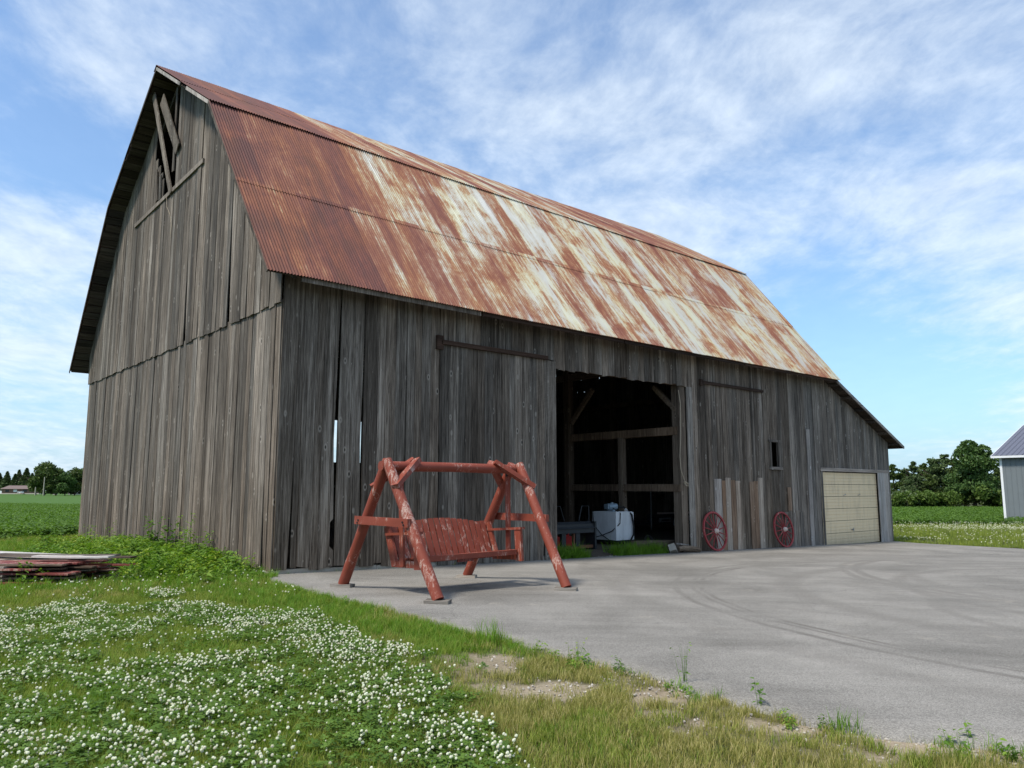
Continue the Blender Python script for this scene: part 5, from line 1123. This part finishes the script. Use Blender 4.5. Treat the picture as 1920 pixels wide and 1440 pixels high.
# gravel along the pavement
x2, y2 = sample(-.2, 4.2, 3.8, 8.5, 900); dmk = dirt_mask(x2, y2); k = (rng.random(len(x2)) < np.clip(dmk - .15, 0, 1) * np.clip(.10 + vnoise(x2, y2, 1.2, 88, 3) * 1.2 - .35, .04, 1)) & vis(x2, y2); x2, y2 = x2[k], y2[k]; k = ~asp(x2, y2); x2, y2 = x2[k], y2[k]
put('gravel', x2, y2, 'stone_src', 4, .004, .016, .4)
# weeds round the pile and along the gable
x2, y2 = sample(-14, -4.3, 11.4, 21, 34); t_, s_ = w2b(x2, y2); band = np.clip(1 - (np.abs(t_ + 1.0) - .7) / 1.0, 0, 1) * (s_ > 1.2) * (t_ < -.05); pile = np.clip(1.5 - np.hypot((x2 + 8.2) / 2.6, (y2 - 14.6) / 1.9), 0, 1)
pz = (np.abs(x2 + 9.1) < 2.25) & (np.abs(y2 - 14.2) < 1.0)
zone = np.clip(band + pile, 0, 1) * np.where(y2 < 13.4, .25, np.where(t_ < -1.6, .6, 1.0)) * np.clip((vnoise(x2, y2, .9, 99, 3) - .28) / .15, .15, 1); k = (rng.random(len(x2)) < zone) & ~in_barn(x2, y2, .05) & vis(x2, y2, 3) & ~pz; x2, y2 = x2[k], y2[k]
put('weeds', x2, y2, 'weed_src', 4, .9, 1.75, .15)
x2, y2 = sample(-14, -4.3, 11.0, 22, 45); t_, s_ = w2b(x2, y2); pz = (np.abs(x2 + 9.1) < 2.2) & (np.abs(y2 - 14.2) < .95); k = ~in_barn(x2, y2, .0) & (t_ < -.02) & ~pz & (rng.random(len(x2)) < np.clip(1.6 - np.hypot((x2 + 8.4) / 3.4, (y2 - 14.8) / 2.6) + (np.abs(t_) < 1.2) * .4, 0, 1)); put('tall_grass', x2[k], y2[k], 'lush_src', 3, .9, 1.9, .15)
# low weeds at the pavement edge and doorway
i_ = rng.integers(20, 330, 900); ex = EN[i_, 0] + rng.normal(size=900) * .10 - .06; ey = EN[i_, 1] + rng.normal(size=900) * .10 - .08; k = (vnoise(ex, ey, 1.3, 12, 2) > .50) & ~asp(ex, ey) & vis(ex, ey); put('edge_grass', ex[k], ey[k], 'lush_src', 3, .35, .95, .25)
k = (vnoise(ex, ey, 1.1, 19, 2) > .58) & ~asp(ex, ey) & vis(ex, ey) & (rng.random(900) < .22); put('edge_weeds', ex[k], ey[k] - .05, 'weed_src', 4, .22, .5, .3)
n = 340; tt = np.r_[rng.uniform(7.5, 9.3, n // 2), rng.uniform(9.9, 12.0, n // 2)]; ss = rng.uniform(.05, .55, n); k = (tt < 8.7) | (tt > 9.7); P = np.array([bw(a, b)[:2] for a, b in zip(tt[k], ss[k])]); put('doorway_grass', P[:, 0], P[:, 1], 'lush_src', 3, 1.6, 3.4, .35)
n = 260; tt = np.r_[rng.uniform(21.2, 25.5, 60), rng.uniform(26.4, 27.3, 60), rng.uniform(.1, 7.2, 40)]; P = np.array([bw(a, -.05 - abs(rng.normal()) * .03)[:2] for a in tt]); put('wall_foot_grass', P[:, 0], P[:, 1], 'lush_src', 3, .25, .55, .2)
n = 500; tt = rng.uniform(9.2, 12.6, n); P = np.array([bw(a, rng.uniform(.05, .7))[:2] for a in tt]); put('doorway_gravel', P[:, 0], P[:, 1], 'stone_src', 4, .008, .03, .4)
# meadow right of the barn, then crop rows
x2, y2 = sample(14, 36, 24, 48.5, 16); k = (x2 > .44 * y2) & (x2 < .72 * y2) & ~in_barn(x2, y2, .1); x2, y2 = x2[k], y2[k]; k = ~asp(x2, y2); x2, y2 = x2[k], y2[k]; k = ~((w2b(x2, y2)[0] > 30) & False)
put('meadow_grass', x2, y2, 'lawn_src', 4, 2.2, 3.4, .1, hs=.75)
x2, y2 = sample(14, 36, 26, 48.5, 40); k = (x2 > .44 * y2) & (x2 < .72 * y2) & ~in_barn(x2, y2, .1); x2, y2 = x2[k], y2[k]; n_ = vnoise(x2 * .35, y2, .55, 123, 3); k = ~asp(x2, y2) & (rng.random(len(x2)) < np.clip((n_ - .46) / .15, .06, 1) * np.clip((49 - y2) / 12, .22, 1)); put('meadow_clover_flowers', x2[k], y2[k], 'flower_src', 4, 1.2, 2.0, .1)
x2, y2 = sample(20, 66, 48, 86, 7); k = (x2 > .46 * y2) & (x2 < .70 * y2); x2, y2 = x2[k], y2[k]; y2 = np.round(y2 / .76) * .76 + rng.normal(size=len(y2)) * .08
tsh, ssh = (x2 - SX) * LX + (y2 - SY) * LY, (x2 - SX) * GX + (y2 - SY) * GY; k = ~((tsh > -.3) & (tsh < 14.3) & (ssh < .3) & (ssh > -11.3)); put('crop_plants_right', x2[k], y2[k], 'crop_src', 3, 1.2, 1.8, .1)
x2, y2 = sample(-62, -10, 25, 84, 9); k = (x2 < -.50 * y2) & (x2 > -.72 * y2 - 1) & ~in_barn(x2, y2, .5) & (np.hypot(x2, y2) > 30); x2, y2 = x2[k], y2[k]; y2 = np.round(y2 / .5) * .5 + rng.normal(size=len(y2)) * .07; put('crop_plants_left', x2, y2, 'crop_src', 3, 1.1, 1.7, .1)
x2, y2 = sample(-26, -9, 17, 30, 16); t_, s_ = w2b(x2, y2); k = (t_ < -1.0) & (np.hypot(x2, y2) < 31) & (np.hypot(x2, y2) > 20); put('field_margin_grass', x2[k], y2[k], 'lush_src', 3, 1.2, 2.0, .15)

# tall single weeds: things
def tall_weed(name, x, y, h, n, ls, label, m=L_WEED, sd=1, spread=.10, stems=5, z=None):
    r0 = empty(name, (x, y, float(gh(x, y)) if z is None else z), 0, label, 'weed'); o = leafy('leaves', m, n, h, spread, ls, sd, .55, stems); sc.collection.objects.link(o); o.parent = r0
    s_ = MB()
    for k in range(4): a = k * 1.6 + sd; s_.tube([(0, 0, -.02), (math.cos(a) * .04 * h, math.sin(a) * .04 * h, h * .5), (math.cos(a) * .12 * h, math.sin(a) * .12 * h, h * .95)], [.006 * h, .004 * h, .0015 * h], 5)
    s_.obj('stem', L_WEED, r0); return r0
p = bw(-.45, 5.6); tall_weed('tall_weed', p.x, p.y, 1.15, 190, .17, 'broad leaved tall weed against the gable wall under the dark gap', sd=201, stems=6, spread=.35)
p = bw(-.5, 3.3); tall_weed('tall_weed', p.x, p.y, 1.1, 200, .12, 'loose tall weed with yellowish leaves against the gable wall nearer the barn corner', sd=202, stems=8, spread=.45)
p = bw(-.5, 2.7); tall_weed('tall_weed', p.x, p.y, .85, 150, .10, 'shorter bushy weed right beside the yellowish one near the barn corner', sd=203, stems=7, spread=.4)
p = bw(-.5, 10.2); tall_weed('tall_weed', p.x, p.y, .75, 60, .11, 'weed clump midway along the foot of the gable wall', sd=204, stems=7, spread=.4)
p = bw(-.35, 12.9); tall_weed('tall_weed', p.x, p.y, .6, 50, .12, 'broad leaved weed at the far left end of the gable wall', sd=205, stems=6, spread=.4)
tall_weed('edge_weed', 1.43, 6.66, .34, 24, .04, 'thin feathery weed rising at the pavement edge right of centre', sd=206, stems=3, spread=.05)
tall_weed('edge_weed', 1.83, 5.92, .22, 16, .06, 'stubby upright weed at the pavement edge leaning left', sd=207, stems=2, spread=.03)
tall_weed('edge_weed', 2.86, 5.02, .15, 60, .05, 'low spreading dark green weed at the pavement edge near the lower right', sd=208, stems=9, spread=.22)
tall_weed('edge_weed', .62, 7.50, .22, 40, .05, 'bushy weed on the pavement edge where the dirt strip begins', sd=209, stems=6, spread=.12)
o = blade_clump('grass_tuft', L_LUSH, 90, .17, .10, .005, 301, .6, 4); sc.collection.objects.link(o); o.location = (2.22, 5.38, float(gh(2.22, 5.38))); tag(o, 'bright yellow green grass tuft at the pavement edge, lower right', 'grass tuft')
o = blade_clump('grass_tuft', L_LUSH, 120, .30, .16, .006, 302, .6, 4); sc.collection.objects.link(o); o.location = (-.22, 8.35, 0); tag(o, 'tall yellow green grass tuft at the pavement edge below the swing', 'grass tuft')
# small heap of orange soil at the gable foot
hp = MB(); pts = []; n = 14
v = [(0, 0, .16)]; f = []
for j, rr in enumerate((.25, .5)):
    for i in range(n): a = 2 * math.pi * i / n; v.append((rr * 1.3 * math.cos(a) * random.uniform(.85, 1.15), rr * math.sin(a) * random.uniform(.85, 1.15), (.11, -.02)[j] + random.uniform(-.01, .01)))
for i in range(n): f.append((0, 1 + i, 1 + (i + 1) % n)); f.append((1 + i, 1 + n + i, 1 + n + (i + 1) % n, 1 + (i + 1) % n))
o = mesh_obj('soil_heap', v, f, plain('orange_soil', (.36, .22, .13), .95, 0, .3, 12, .8), smooth=True); p = bw(-.55, 4.3); o.location = (p.x, p.y, -.02); o.scale = (.8, .8, .8); tag(o, 'small heap of orange soil between weeds at the gable foot', 'soil heap')
